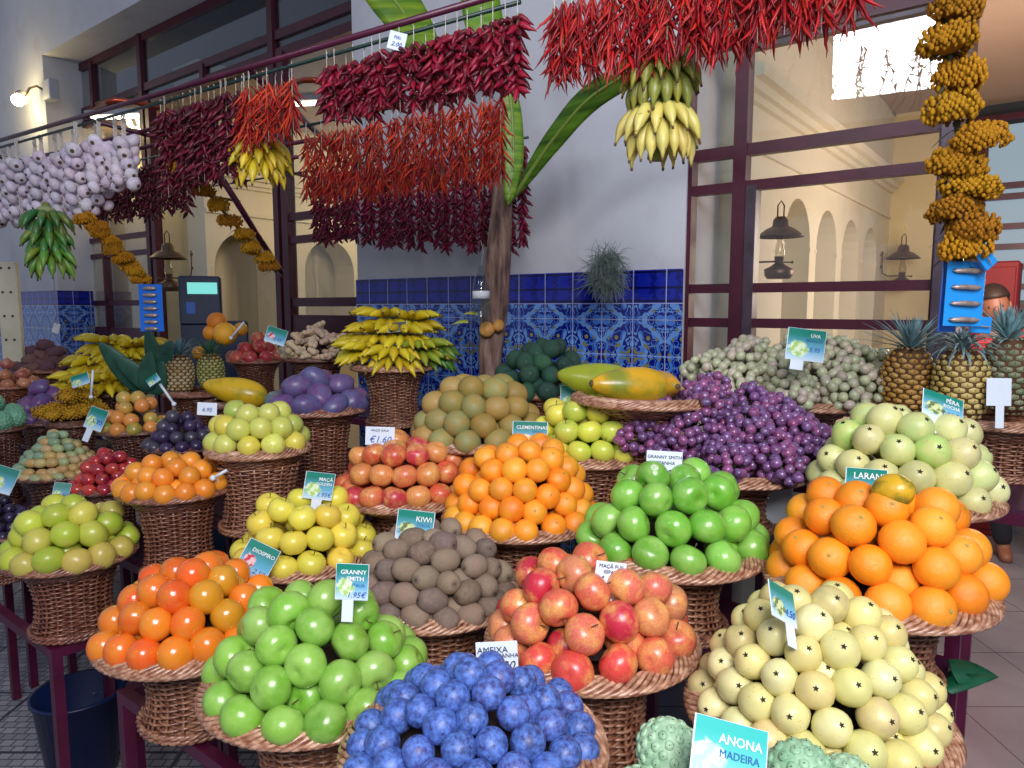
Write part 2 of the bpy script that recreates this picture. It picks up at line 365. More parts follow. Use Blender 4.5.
# ---------------------------------------------------------------- baskets
def wicker(name, c1, c2):
    m = NT(name); oi = m.n('ShaderNodeObjectInfo'); co = m.coord()
    f = m.noise(m.scale(co, (60, 60, 160)), 1., 2); h = m.noise(co, 22, 3)
    col = m.mix(m.rng(f, .35, .65), hexc(c1), hexc(c2)); col = m.mix(m.math('MULTIPLY', m.rng(h, .5, .7), .5), col, hexc('#54231a'))
    x = m.n('ShaderNodeMix', data_type='RGBA', blend_type='MULTIPLY'); x.inputs[0].default_value = 1; m.l(col, x.inputs[6]); m.l(oi.outputs['Color'], x.inputs[7])
    m.set(color=x.outputs[2], rough=.3, coat=.35, coatr=.25); return m.m
M_wick = wicker('varnished_wicker', '#744634', '#ac7e62'); M_wick2 = wicker('varnished_wicker_rim', '#8a573e', '#c9a083')
def pedestal_mesh(H, Rb=.125, Rt=.135, Rm=.112):
    g = G(); n = 18; nr = max(8, int(H / .0068))
    def rad(t): return Rm + (Rb - Rm) * max(0, 1 - t / .4) ** 1.6 + (Rt - Rm) * max(0, (t - .55) / .45) ** 1.5
    for i in range(nr):
        t = (i + .5) / nr; r0 = rad(t); zz = t * H
        P = []
        for k in range(n * 4):
            a = 2 * PI * k / (n * 4)
            P.append(((r0 + .0065 * math.cos(n / 2 * a + PI * i)) * math.cos(a), (r0 + .0065 * math.cos(n / 2 * a + PI * i)) * math.sin(a), zz))
        g.tube(P, .0033, 4, closed=True)
    for k in range(n):
        a = 2 * PI * (k) / n
        g.tube([(rad(t) * math.cos(a), rad(t) * math.sin(a), t * H) for t in (0, .25, .5, .75, 1)], .0036, 5)
    for dz, dr in ((.002, .004), (.012, .005)):
        for ph in (0, PI):
            g.tube([((rad(0) + dr + .003 * math.cos(20 * a + ph)) * math.cos(a), (rad(0) + dr + .003 * math.cos(20 * a + ph)) * math.sin(a), dz + .004 + .003 * math.sin(20 * a + ph)) for a in [2 * PI * k / 120 for k in range(120)]], .005, 5, closed=True)
    g.lathe([(rad(t / 6) - .012, H * t / 6) for t in range(7)], 28)
    return g.mesh('wicker_pedestal', M_wick)
def tray_mesh(R, Rt=.135):
    g = G(); n = 30; D = .045
    for i in range(7):
        t = (i + .5) / 7; r = Rt + (R - .026 - Rt) * t; z0 = -D + (D - .01) * t ** 1.3
        P = [(r * math.cos(a), r * math.sin(a), z0 + .004 * math.cos(n / 2 * a + PI * i)) for a in [2 * PI * k / (n * 3) for k in range(n * 3)]]
        g.tube(P, .0055, 4, closed=True)
    g.lathe([(.001, -D + .004), (Rt, -D + .002), (R - .026, -.008)], 36)
    return g.mesh('wicker_tray', M_wick)
def rim_mesh(R):
    g = G(); tw = int(R / .21 * 8)
    for s in range(9):
        ph = 2 * PI * s / 9; P = []
        N = 150
        for k in range(N):
            a = 2 * PI * k / N; q = tw * a + ph
            rr = R - .019 + .016 * math.cos(q); P.append((rr * math.cos(a), rr * math.sin(a), .0085 * math.sin(q) - .006 * math.cos(q)))
        g.tube(P, .0047, 5, closed=True)
    return g.mesh('braided_rim', M_wick2)
def dome_mesh(R, Hh, p):
    g = G(); prof = []; n = 10
    for i in range(n + 1):
        r = R * (1 - i / n); prof.append((max(r, .0005), Hh * (1 - (r / R) ** p)))
    g.lathe(prof, 28); return g.mesh('gap_filler_mound', M_gapfill)
M_gapfill = plain('dark_gap_filler', '#2a1a18', .8, nz=.4, scale=30)  # dark tone of the added dome that closes see-through gaps between fruit
_pm = {}; _tm = {}; _rm = {}
BK = {}
def shelf_z(X, Y, default):
    q = (Vector((X, Y, 0)) - W0).dot(NV); u = (Vector((X, Y, 0)) - W0).dot(UV)
    for (q0, q1, u0, u1, z) in SHELVES:
        if q0 <= q <= q1 and u0 <= u <= u1: return z
    return None
SHELVES = [(1.55, 1.74, -9, -.2, .78), (1.24, 1.55, -9, -.2, .91), (1.76, 2.2, -.35, 3, .665), (1.76, 2.2, -9, -.35, .64), (1.40, 1.76, -9, 3, .72), (1.03, 1.40, -9, 3, .87), (.70, 1.03, -9, 3, .975), (-.1, .70, -9, 3, 1.10)]
def basket(key, xl, xr, ly, R, H, label, tone=(1, 1, 1), X=None, Y=None, Z=None, k=1.0):
    ks = k
    """xl, xr: left and right ends of the rim in the photograph, ly its lowest (front) pixel row"""
    drop = .5
    if X is None:
        for _ in range(6):
            kd = lambda Y: (Y * math.cos(PHI) + drop * math.sin(PHI)) / Y
            Yg = Y if Y else 1.8; k = kd(Yg)
            a0 = math.atan((xl - 512) / F * k); a1 = math.atan((xr - 512) / F * k)
            hf = (a1 - a0) / 2; md = (a0 + a1) / 2; D = R / math.sin(hf); X = D * math.sin(md); Y = D * math.cos(md)
            p = at(512, ly, Y - R); drop = 1.6 - p.z
    zr = Z if Z is not None else at(512, ly - 6, Y - R).z
    X *= ks; Y *= ks; R *= ks; zr = 1.6 - (1.6 - zr) * ks
    sz = shelf_z(X, Y, None)
    if sz is not None and -3 < X and zr - .045 - sz > .075: H = zr - .045 - sz
    elif sz is not None: print('BADH', key, round(zr, 2), sz)
    kH = round(H, 3); kR = round(R, 2)
    if kH not in _pm: _pm[kH] = pedestal_mesh(kH, .118 * min(1, kR / .19), .122 * min(1, kR / .19), .1 * min(1, kR / .19))
    if kR not in _tm: _tm[kR] = tray_mesh(kR, .122 * min(1, kR / .19)); _rm[kR] = rim_mesh(kR)
    o = place('wicker_basket', None, (X, Y, zr - .045 - kH), (0, 0, R_.uniform(0, 1)))
    tag(o, label, 'basket', 'wicker pedestal baskets on the stand')
    place('pedestal', _pm[kH], (0, 0, 0), parent=o, color=tone); place('tray', _tm[kR], (0, 0, kH + .045), parent=o, color=tone)
    place('braided_rim', _rm[kR], (0, 0, kH + .045), parent=o, color=tone)
    BK[key] = dict(c=Vector((X, Y, zr)), R=kR, H=kH, zb=zr - .045 - kH, o=o, k=ks)
    return BK[key]
BASE_H = {}
# ---------------------------------------------------------------- fruit shapes, all of radius 1
def rev(prof_fn, n=20, m=14, fn=None):
    g = G(); pr = []
    for i in range(m + 1):
        t = PI * i / m; pr.append(prof_fn(t))
    g.lathe([(max(r, 1e-4), z) for r, z in pr], n, fn=fn); g.f = [f[::-1] for f in g.f]; return g
def apple_prof(t):
    r = math.sin(t) * (1 + .04 * math.cos(t)); z = math.cos(t) * .9
    z -= .24 * math.exp(-(r / .3) ** 2) if t < PI / 2 else 0
    z += .13 * math.exp(-(r / .25) ** 2) if t > PI / 2 else 0
    return r, z
def fm(name, prof, mat, n=20, m=14, fn=None): return rev(prof, n, m, fn).mesh(name, mat)
def lobes(k, a): return lambda p, an: Vector((p.x * (1 + a * math.cos(k * an)), p.y * (1 + a * math.cos(k * an)), p.z))
def lumpy(seed, a, f=1.3, sq=(1, 1, 1)):
    def fn(p, an):
        q = Vector((p.x, p.y, p.z)); k = 1 + a * mnoise.noise(q * f + Vector((seed, 0, 0))); return Vector((q.x * k * sq[0], q.y * k * sq[1], q.z * k * sq[2]))
    return fn
sph = lambda t: (math.sin(t), math.cos(t))
orange_prof = lambda t: (math.sin(t), math.cos(t) * .96 + .05 * math.exp(-(math.sin(t) / .16) ** 2) * (-1 if t < 1 else 0))
def ell(k, p=1.): return lambda t: (math.sin(t) ** p, math.cos(t) * k)
M = {}
M['gapple'] = fruit('green_apple_skin', '#a9cc70', .5, 1.2, .4, .7, rough=.3, coat=.35, speck='#d8ecae', sps=34, spth=.72)
M['rapple'] = fruit('striped_red_apple_skin', '#e6b060', .85, 1.0, .46, .64, rough=.32, coat=.2, streak=('#b83038', .45), speck='#f2d6a8', sps=36, spth=.73)
M['yapple'] = fruit('yellow_apple_skin', '#e6c85a', .35, 1.2, rough=.3, coat=.2, speck='#b8a040', sps=36, spth=.74)
M['orange'] = fruit('orange_peel', '#f5a21e', .4, 1.2, rough=.38, coat=.12, bump=.25, bscale=26, tip=('#a8721c', .945, .97, .8))
M['clem'] = fruit('clementine_peel', '#f7b430', .45, 1.2, rough=.35, coat=.15, bump=.2, bscale=22, tip=('#8f8a30', .93, .965, .7))
M['kiwi'] = fruit('kiwi_fuzz', '#94816e', .5, 3, rough=.8, coat=0, speck='#64524a', sps=24, spth=.62, tip=('#5a4a40', 1.17, 1.24, .6), bump=.3, bscale=34, spec=.2)
M['persimmon'] = fruit('persimmon_skin', '#d0942a', .6, .8, .42, .68, rough=.2, coat=.4)
M['guava'] = fruit('yellow_guava_skin', '#d9cf86', .55, 1.5, rough=.42, coat=.1, speck='#c2a25c', sps=9, spth=.7)
M['plum'] = fruit('blue_plum_skin', '#2c3670', .3, 2, rough=.5, coat=.08, bloom=('#5f86d6', .8, 2.8), speck='#1c1840', sps=5, spth=.64)
M['lemon'] = fruit('pale_lime_skin', '#c9bf58', .5, 1.5, rough=.35, coat=.2, speck='#a88d3c', sps=7, spth=.72)
M['maracuja'] = fruit('orange_passion_fruit_skin', '#f29a2c', .5, 1.5, rough=.33, coat=.2, speck='#b87428', sps=12, spth=.72)
M['purple'] = fruit('purple_passion_fruit_skin', '#4a3a66', .5, 1.5, rough=.35, coat=.2, speck='#7c6c96', sps=14, spth=.7)
M['tamarillo'] = fruit('tamarillo_skin', '#d85a3a', .5, 1.2, rough=.2, coat=.4)
M['mango'] = fruit('mango_skin', '#5e3a6e', .7, .9, .44, .6, rough=.42, coat=.12, speck='#7c745c', sps=8, spth=.68, bloom=('#5c7298', .5))
M['avocado'] = fruit('avocado_skin', '#234a3a', .5, 3, rough=.5, coat=.1, bump=.5, bscale=12, speck='#5a7a50', sps=16, spth=.72)
M['potato'] = fruit('sweet_potato_skin', '#5e3c40', .6, 2, rough=.8, coat=0, bump=.3, bscale=6, speck='#8a6a62', sps=8, spth=.66)
M['ginger'] = fruit('ginger_skin', '#c8b090', .6, 3, rough=.8, coat=0, speck='#8c7058', sps=8, spth=.66, bump=.4, bscale=8)
M['onion'] = fruit('onion_skin', '#d8a078', .6, 1.5, rough=.4, coat=.2, streak=('#a8624a', .6))
M['grapeR'] = fruit('red_grape_skin', '#4c1a48', .5, 1.2, rough=.22, coat=.3, bloom=('#8f7aa8', .55, 1.4))
M['grapeW'] = fruit('white_grape_skin', '#cfc49c', .5, 1.2, rough=.3, coat=.2, bloom=('#b9b8ac', .35, 1.4))
M['papaya'] = fruit('papaya_skin', '#5f7d2a', .8, 1.1, .5, .66, rough=.32, coat=.25, speck='#8a7a20', sps=9, spth=.72)
M['banana'] = fruit('banana_skin', '#b7a52e', .35, 1.5, rough=.42, coat=.1, speck='#6b4a1c', sps=10, spth=.73)
M['anona'] = fruit('custard_apple_skin', '#5e9470', .5, 2.5, rough=.5, coat=.1, speck='#3c5a48', sps=12, spth=.7)
M['pome'] = fruit('pomegranate_skin', '#e0a070', .6, 1.2, .5, .68, rough=.35, coat=.2, speck='#8c3a2c', sps=8, spth=.72)
M['oval'] = fruit('oval_passion_fruit_skin', '#9db06c', .5, 1.5, rough=.45, coat=.1, speck='#c29a5c', sps=8, spth=.7)
M['garlic'] = fruit('garlic_paper', '#a58aa8', .5, 2, .5, .7, rough=.6, coat=0, streak=('#8c6f94', .4))
M['chilli'] = fruit('dried_chilli_skin', '#4a0a14', .4, 3, rough=.42, coat=.05, spec=.35)
M_stem = plain('woody_stem', '#5a4630', .8); M_gstem = plain('green_stalk', '#8a9460', .7); M_calyx = plain('dark_calyx', '#2f2a20', .9)
M_stick = plain('fruit_sticker', '#b8cfa8', .4)
me_fruit = {
 'gapple': fm('green_apple', apple_prof, M['gapple'], fn=lobes(5, .012)), 'rapple': fm('red_apple', apple_prof, M['rapple'], fn=lobes(5, .015)),
 'yapple': fm('yellow_apple', apple_prof, M['yapple'], fn=lobes(5, .012)), 'orange': fm('orange', orange_prof, M['orange']), 'clem': fm('clementine', lambda t: (math.sin(t), math.cos(t) * .9), M['clem']),
 'kiwi': fm('kiwi', lambda t: (math.sin(t) ** .85, math.cos(t) * 1.25), M['kiwi']),
 'gkiwi': fm('sapodilla', lambda t: (math.sin(t) ** .9, math.cos(t) * 1.1), fruit('sapodilla_skin', '#a8823c', .6, 1.4, rough=.6, coat=.03, speck='#6e5a30', sps=20, spth=.68)),
 'persimmon': fm('persimmon', lambda t: (math.sin(t) ** .92, math.cos(t) * 1.06 - (.07 * math.exp(-(math.sin(t) / .3) ** 2) if t < 1.5 else 0)), M['persimmon'], fn=lobes(4, .015)),
 'guava': fm('guava', lambda t: (math.sin(t) * (1 - .05 * math.cos(t)), math.cos(t) * 1.02), M['guava'], fn=lumpy(3, .07)),
 'plum': fm('plum', lambda t: (math.sin(t), math.cos(t) * 1.03), M['plum'], fn=lambda p, a: Vector((p.x * (1 - .07 * math.exp(-((a if a < PI else a - 2 * PI) / .22) ** 2)), p.y, p.z))),
 'lemon': fm('lime_fruit', lambda t: (math.sin(t), math.cos(t) * 1.08), M['lemon'], fn=lumpy(5, .06)),
 'maracuja': fm('orange_passion_fruit', sph, M['maracuja'], fn=lumpy(8, .04)), 'ypf': fm('yellow_passion_fruit', sph, M['lemon'], fn=lumpy(9, .05)),
 'purple': fm('purple_passion_fruit', sph, M['purple'], 16, 11, fn=lumpy(2, .04)), 'granadilla': fm('granadilla', sph, M['maracuja'], 16, 11, fn=lumpy(12, .06)),
 'tamarillo': fm('tamarillo', lambda t: (math.sin(t), math.cos(t) * 1.2), M['tamarillo'], 16, 11),
 'mango': fm('mango', lambda t: (math.sin(t), math.cos(t) * 1.3), M['mango'], fn=lumpy(6, .16, 1.1, (1, .9, 1))),
 'avocado': fm('avocado', lambda t: (math.sin(t) * (1 - .12 * math.cos(t)), math.cos(t) * 1.15), M['avocado'], 16, 12),
 'potato': fm('sweet_potato', lambda t: (math.sin(t) ** .9, math.cos(t) * 1.5), M['potato'], 16, 12, fn=lumpy(4, .3, 1.5)),
 'onion': fm('onion', lambda t: (math.sin(t), math.cos(t) * .85 + (.25 * math.exp(-(math.sin(t) / .2) ** 2) if t < 1.5 else 0)), M['onion'], 16, 14),
 'pome': fm('pomegranate', lambda t: (math.sin(t), math.cos(t) * .95 + (.22 * math.exp(-((math.sin(t) - .15) / .1) ** 2) if t < 1 else 0)), M['pome'], 18, 16, fn=lobes(6, .02)),
 'oval': fm('banana_passion_fruit', lambda t: (math.sin(t) ** .8, math.cos(t) * 1.35), M['oval'], 12, 10), 'grape': fm('grape', lambda t: (math.sin(t), math.cos(t) * 1.1), M['grapeR'], 12, 8),
 'wgrape': fm('grape', lambda t: (math.sin(t), math.cos(t) * 1.12), M['grapeW'], 12, 8),
 'bplum': fm('small_plum', sph, M['plum'], 14, 10),
}
def ginger_mesh(seed):
    rr = random.Random(seed); g = G(); p = Vector((-1.2, 0, 0)); P = [p]; R = [.5]
    for k in range(4): p = p + Vector((.75, rr.uniform(-.3, .3), rr.uniform(-.15, .15))); P.append(p); R.append(rr.uniform(.55, .85))
    for k, q in enumerate(P): g.ball(q, R[k], 9, 7, sc=(1.15, .95, .85))
    for k in range(3): q = rr.choice(P); g.ball(q + Vector((rr.uniform(-.3, .3), rr.choice((-1, 1)) * .6, .1)), .45, 8, 6)
    return g.mesh('ginger_root', M['ginger'])
GING = [ginger_mesh(k) for k in range(4)]
def stem_mesh():
    g = G(); g.tube([(0, 0, .62), (.02, 0, .8), (.08, .02, 1.0), (.12, .03, 1.08)], [.035, .03, .035, .05], 6); return g.mesh('stem', M_stem)
def eye_mesh():
    g = G()
    for k in range(5): a = 2 * PI * k / 5; g.tube([(.02 * math.cos(a), .02 * math.sin(a), -.73), (.13 * math.cos(a), .13 * math.sin(a), -.79)], [.035, .012], 5)
    return g.mesh('calyx', M_calyx)
def guava_calyx():
    g = G(); g.ball((0, 0, 1.0), .1, 8, 5, sc=(1, 1, .4))
    for k in range(5): a = 2 * PI * k / 5 + .2; g.tube([(.05 * math.cos(a), .05 * math.sin(a), 1.02), (.12 * math.cos(a), .12 * math.sin(a), 1.03), (.15 * math.cos(a), .15 * math.sin(a), 1.05)], [.045, .03, .012], 5)
    return g.mesh('calyx', M_calyx)
def navel_mesh(): 
    g = G(); 
    for k in range(6): a = 2 * PI * k / 6; g.tube([(0, 0, .94), (.1 * math.cos(a), .1 * math.sin(a), .955)], [.03, .012], 5)
    return g.mesh('stalk_scar', plain('pale_green_scar', '#9aa05a', .8))
def disc_mesh():
    g = G(); g.lathe([(.0001, 1.012), (.15, .998), (.24, .978), (.245, .95)], 18); 
    return g.mesh('sticker', M_stick)
def persim_calyx():
    g = G()
    for k in range(4):
        a = 2 * PI * k / 4; c, s = math.cos(a), math.sin(a)
        g.add([(0, 0, 1.02), (.28 * c - .16 * s, .28 * s + .16 * c, 1.02), (.5 * c, .5 * s, .97), (.28 * c + .16 * s, .28 * s - .16 * c, 1.02), (0, 0, .96), (.28 * c - .16 * s, .28 * s + .16 * c, .95), (.5 * c, .5 * s, .9), (.28 * c + .16 * s, .28 * s - .16 * c, .95)], [(0, 3, 2, 1), (4, 5, 6, 7), (0, 1, 5, 4), (1, 2, 6, 5), (2, 3, 7, 6), (3, 0, 4, 7)])
    return g.mesh('calyx', M_gstem)
def nub_mesh():
    g = G(); g.lathe([(.11, 1.2), (.09, 1.27), (.05, 1.275), (.04, 1.2)], 10); return g.mesh('stem_nub', M_calyx)
PARTS = {'stem': stem_mesh(), 'eye': eye_mesh(), 'gcalyx': guava_calyx(), 'navel': navel_mesh(), 'sticker': disc_mesh(), 'pcalyx': persim_calyx(), 'nub': nub_mesh()}
PNAME = {'stem': 'stem', 'eye': 'calyx', 'gcalyx': 'calyx', 'navel': 'stalk_scar', 'sticker': 'sticker', 'pcalyx': 'calyx', 'nub': 'stem_nub'}
def q_toward(v, spin=0):
    return Vector(v).to_track_quat('Z', 'Y') @ Euler((0, 0, spin)).to_quaternion()
# ---------------------------------------------------------------- piles
ORD = ['first', 'second', 'third', 'fourth', 'fifth', 'sixth', 'seventh', 'eighth', 'ninth', 'tenth', 'eleventh', 'twelfth', 'thirteenth', 'fourteenth', 'fifteenth', 'sixteenth', 'seventeenth', 'eighteenth', 'nineteenth', 'twentieth']
TIER = ['bottom', 'second', 'third', 'fourth', 'fifth', 'sixth', 'seventh', 'eighth']
PLACED = []      # every fruit: (centre, radius)
def pile(key, kind, name, cat, r, cols, where, pts=None, top=None, p=1.25, parts=(), orient='rand', squash=None, fill=True, look=None, mesh=None, full=True, ext=1.0, r0k=None, dens=1.0, rs=1.03, fit=True):
    """where: phrase naming the pile; pts: pixels of the fruit the photograph shows; top: pixel row of the topmost fruit's centre"""
    b = BK[key]; c = b['c']; r = r * b['k'] * rs; R0 = (b['R'] * (r0k or .91) - r * .55) * ext; z0 = c.z - .012 + r * .78
    if top is None: top = min(q[1] for q in pts)
    Hp = at(512, top, c.y).z - z0
    Hp = max(Hp, r * 1.2)
    surf = lambda rho: z0 + Hp * (1 - min(1, rho / R0) ** p)
    P = []
    if pts and fit:
        def miss(pp):
            sf = lambda rho: z0 + Hp * (1 - min(1, rho / R0) ** pp); tot = 0
            for (px, py) in pts:
                d = ray(px, py); m = 9
                for i in range(60):
                    q = CAM + d * ((c.y - R0 * 1.2 + 1.7 * R0 * i / 60) / d.y); rho = math.hypot(q.x - c.x, q.y - c.y)
                    m = min(m, max(0, q.z - sf(rho)) + max(0, rho - R0))
                    if m <= 0: break
                tot += m
            return tot / len(pts)
        cand = [(miss(pp) + .0006 * (pp - 1), pp) for pp in (1.1, 1.3, 1.6, 2.0, 2.5, 3.2, 4.0)]
        p = min(cand)[1]; print('FIT', key, p, ['%.4f' % m for m, _ in cand])
        surf = lambda rho: z0 + Hp * (1 - min(1, rho / R0) ** p)
    if pts:
        for (px, py) in pts:
            d = ray(px, py); best = None; prev = None
            N = 400
            for i in range(N):
                Y = c.y - R0 * 1.25 + 2.0 * R0 * i / N
                q = CAM + d * (Y / d.y); rho = math.hypot(q.x - c.x, q.y - c.y)
                gap = q.z - surf(rho) + max(0, rho - R0) * 1.0
                if gap <= 0 and rho <= R0 * 1.12: best = q; break
                if prev is None or abs(gap) < prev[0]: prev = (abs(gap), q)
            q = best or prev[1]
            rho = math.hypot(q.x - c.x, q.y - c.y)
            if rho > R0: k = R0 / rho; q = Vector((c.x + (q.x - c.x) * k, c.y + (q.y - c.y) * k, q.z))
            P.append([q.copy(), r, True])
        for it in range(40):
            for i in range(len(P)):
                for j in range(i):
                    v = P[i][0] - P[j][0]; L = v.length
                    if L < 1.8 * r and L > 1e-6:
                        k = (1.8 * r - L) * .25; v.normalize(); P[i][0] += v * k; P[j][0] -= v * k
            for q in P:
                if q[0].z < z0: q[0].z = z0
                rho = math.hypot(q[0].x - c.x, q[0].y - c.y)
                if rho > R0 * 1.06: k = R0 * 1.06 / rho; q[0].x = c.x + (q[0].x - c.x) * k; q[0].y = c.y + (q[0].y - c.y) * k
                sz = surf(math.hypot(q[0].x - c.x, q[0].y - c.y)); q[0].z = min(max(q[0].z, sz - r * .5, z0), max(sz + r * .35, z0))
    # ring tiers (all round, or only where no traced fruit stands)
    rho = R0; tiers = []
    while rho > 0:
        tiers.append(rho)
        # step along the profile by ~1.72 r
        st = 0; x = rho
        while st < 1.74 * r / dens and x > 0:
            x2 = x - r * .05; st += math.hypot(r * .05, surf(max(x2, 0)) - surf(x)); x = x2
        rho = x
        if rho < r * .75: tiers.append(0 if rho < r * .35 else max(rho, .0)); break
    for ti, rho in enumerate(tiers):
        n = max(1, int(2 * PI * rho / (2.0 * r / dens))) if rho > r * .9 else (1 if rho < r * .4 else 3)
        if n == 2: n = 3
        if n == 3: rho = max(rho, r * 1.16)
        off = (PI / n) * (ti % 2) + R_.uniform(-.1, .1)
        for k in range(n):
            a = off + 2 * PI * k / n - PI / 2
            q = Vector((c.x + rho * math.cos(a), c.y + rho * math.sin(a), surf(rho) + R_.uniform(-.06, .1) * r)) + Vector((R_.uniform(-1, 1), R_.uniform(-1, 1), 0)) * r * .07
            if not full and q.y > c.y + .45 * R0: continue
            if all((q - w[0]).length > 1.86 * (r if True else 0) for w in P): P.append([q, r, False])
    if pts:                                # second fruit layer under the traced one, seen through the gaps
        for sc_ in (1.3,):
            for rho in (R0 - 1.25 * r, R0 - 2.9 * r, R0 - 4.5 * r, R0 - 6 * r):
                if rho < r: continue
                n = int(2 * PI * rho / (2.02 * r))
                for k in range(n):
                    a = 2 * PI * k / n; q = Vector((c.x + rho * math.cos(a), c.y + rho * math.sin(a), max(z0, surf(rho) - 1.3 * r)))
                    if q.y > c.y + .2 * R0: continue
                    if all((q - w[0]).length > 1.62 * r for w in P): P.append([q, r, False])
    if True:                               # close what gaps are left with fruit sunk a little deeper
        for rho in [R0 * (1 - i / 14) for i in range(14)]:
            n = max(3, int(2 * PI * rho / (.5 * r)))
            for k in range(n):
                a = 2 * PI * k / n; q = Vector((c.x + rho * math.cos(a), c.y + rho * math.sin(a), max(z0, surf(rho) - .55 * r)))
                if q.y > c.y + .1 * R0: continue
                if all((q - w[0]).length > 1.6 * r for w in P): P.append([q, r, False])
        for dpt in (0, .6, 1.2):
            z = z0
            while z < z0 + Hp * .97:
                rho = max(.3 * r, R0 * (1 - (z - z0) / Hp) ** (1 / p) - dpt * r); n = max(3, int(2 * PI * rho / (.4 * r)))
                for k in range(n):
                    a = 2 * PI * k / n; q = Vector((c.x + rho * math.cos(a), c.y + rho * math.sin(a), z))
                    if q.y > c.y + .1 * R0: continue
                    if all((q - w[0]).length > (1.66 if dpt == 0 else 1.58) * r for w in P): P.append([q, r, False])
                z += .35 * r
    # labels by tier and order
    info = []
    for q, rr, tr in P:
        x, y, d = proj(q); front = (q.y <= c.y + .35 * R0) or q.z > z0 + .8 * Hp
        info.append((q, x, y, front))
    lv = {}
    step = 1.5 * r
    for i, (q, x, y, fr) in enumerate(info):
        if fr: lv.setdefault(int((q.z - z0) / step + .35), []).append(i)
    lab = {}
    keys = sorted(lv)
    for t, k in enumerate(keys):
        ids = sorted(lv[k], key=lambda i: info[i][1]); n = len(ids)
        for o_, i in enumerate(ids):
            tn = 'top' if t == len(keys) - 1 else TIER[min(t, 7)]
            if n == 1: lab[i] = f'{{look}} alone at the {tn} of {where}'
            elif o_ == 0: lab[i] = f'{{look}} at the left end of the {tn} row, {where}'
            elif o_ == n - 1: lab[i] = f'{{look}} at the right end of the {tn} row, {where}'
            else: lab[i] = f'{{look}}, {ORD[min(o_, 19)]} from left in the {tn} row, {where}'
    out = []
    for i, (q, x, y, fr) in enumerate(info):
        ci = R_.choice(cols); col = ci[0] if isinstance(ci[0], tuple) else ci
        lk = ci[1] if isinstance(ci[0], tuple) else (look or name.replace('_', ' '))
        rv = (q - c); rv.z += .02; rv.normalize()
        if orient == 'out': v = (rv * .5 + Vector((R_.uniform(-.35, .35), R_.uniform(-.7, -.1) - .2, R_.uniform(.1, .6)))).normalized()
        elif orient == 'up': v = Vector((R_.uniform(-.45, .45), R_.uniform(-.45, .45), 1)).normalized()
        elif orient == 'side': v = Vector((R_.uniform(-1, 1), R_.uniform(-.5, .5), R_.uniform(-.25, .25))).normalized()
        elif orient == 'stack': v = Vector((1, R_.uniform(-.2, .2), R_.uniform(-.15, .15))).normalized()
        elif orient == 'kiwi': v = Vector((R_.choice((-1, 1)) * R_.uniform(.3, 1), -R_.uniform(.2, 1), R_.uniform(-.3, .35))).normalized()
        elif orient == 'toward': v = Vector((R_.uniform(-.7, .7), -1, R_.uniform(-.3, .35))).normalized()
        else: v = Vector((R_.uniform(-1, 1), R_.uniform(-1, 1), R_.uniform(-.6, 1))).normalized()
        me = (mesh[R_.randrange(len(mesh))] if mesh else me_fruit[kind])
        o = place(name, me, q, q_toward(v, R_.uniform(0, 6.28)).to_euler(), r * R_.uniform(.95, 1.045), color=jit(col))
        PLACED.append((q, r))
        o['category'] = cat
        if i in lab: o['label'] = lab[i].format(look=lk); o['group'] = f'{name.replace("_", " ")}s on {where}'
        else: o['label'] = f'{lk} on the hidden back of {where}'; o['group'] = f'{name.replace("_", " ")}s on {where}'
        o['label'] = ' '.join(o['label'].split()[:16])
        if fr:
            for pn, pr in parts:
                if R_.random() < pr: place(PNAME[pn], PARTS[pn], parent=o) if pn != 'sticker' else place('sticker', PARTS[pn], rot=(R_.uniform(.7, 2), 0, R_.uniform(0, 6.3)), parent=o)
        out.append(o)
    # dark filler dome added under the fruit so the gaps stay dark
    mh = Hp - r * 2.3
    if mh > .03 and R0 - 1.6 * r > .05:
        mo = place('gap_filler_mound', dome_mesh(R0 - 1.9 * r, mh, p), (0, 0, b['H'] + .045 + .0), parent=b['o'])
    return out
def rgb(*hs): return [hexc(h) for h in hs]
def named(*pairs): return [(hexc(h), n) for h, n in pairs]
A = lambda *l: [(x / 2.667, 480 + y / 2.667) for x, y in l]
B = lambda *l: [(320 + x / 2.667, 480 + y / 2.667) for x, y in l]
C_ = lambda *l: [(640 + x / 2.667, 480 + y / 2.667) for x, y in l]
D = lambda *l: [(600 + x / 2.4, 240 + y / 2.4) for x, y in l]
E = lambda *l: [(280 + x / 3, 240 + y / 3) for x, y in l]
Fz = lambda *l: [(x / 3, 240 + y / 3) for x, y in l]
dk = (.62, .5, .5); dk2 = (.42, .36, .42)
basket('plum', 340, 606, 842, .21, .18, 'woven basket heaped with blue plums, lowest at the front of the stand', k=0.93)
basket('green1', 193, 432, 752, .21, .18, 'brown basket with braided rim under the green apples beside the blue plums')
basket('persimmon', 87, 292, 683, .21, .14, 'brown pedestal basket under the orange persimmons')
basket('redapple', 484, 702, 699, .21, .15, 'brown pedestal basket under the striped red apples in the front middle')
basket('kiwi', 350, 520, 637, .21, .16, 'brown pedestal basket under the kiwis', k=0.94)
basket('yellow1', 229, 378, 586, .2, .16, 'basket under the yellow apples left of the kiwis')
basket('clem', 440, 602, 547, .21, .16, 'basket with braided rim under the clementines', k=1.06)
basket('green2', 579, 770, 586, .21, .14, 'basket with braided rim under the bright green apples left of the oranges')
basket('orange', 762, 1007, 636, .21, .15, 'basket with braided rim under the large oranges')
basket('guava', 683, 969, 802, .21, .17, 'basket with braided rim under the pale yellow guavas')
basket('gguava', 806, 1010, 524, .21, .14, 'basket with braided rim under the pale green guavas')
basket('pine', 922, 1078, 436, .19, .16, 'reddish basket under the three pineapples')
basket('redgrape', 645, 815, 492, .21, .16, 'basket nearly hidden under the red grapes', k=1.08)
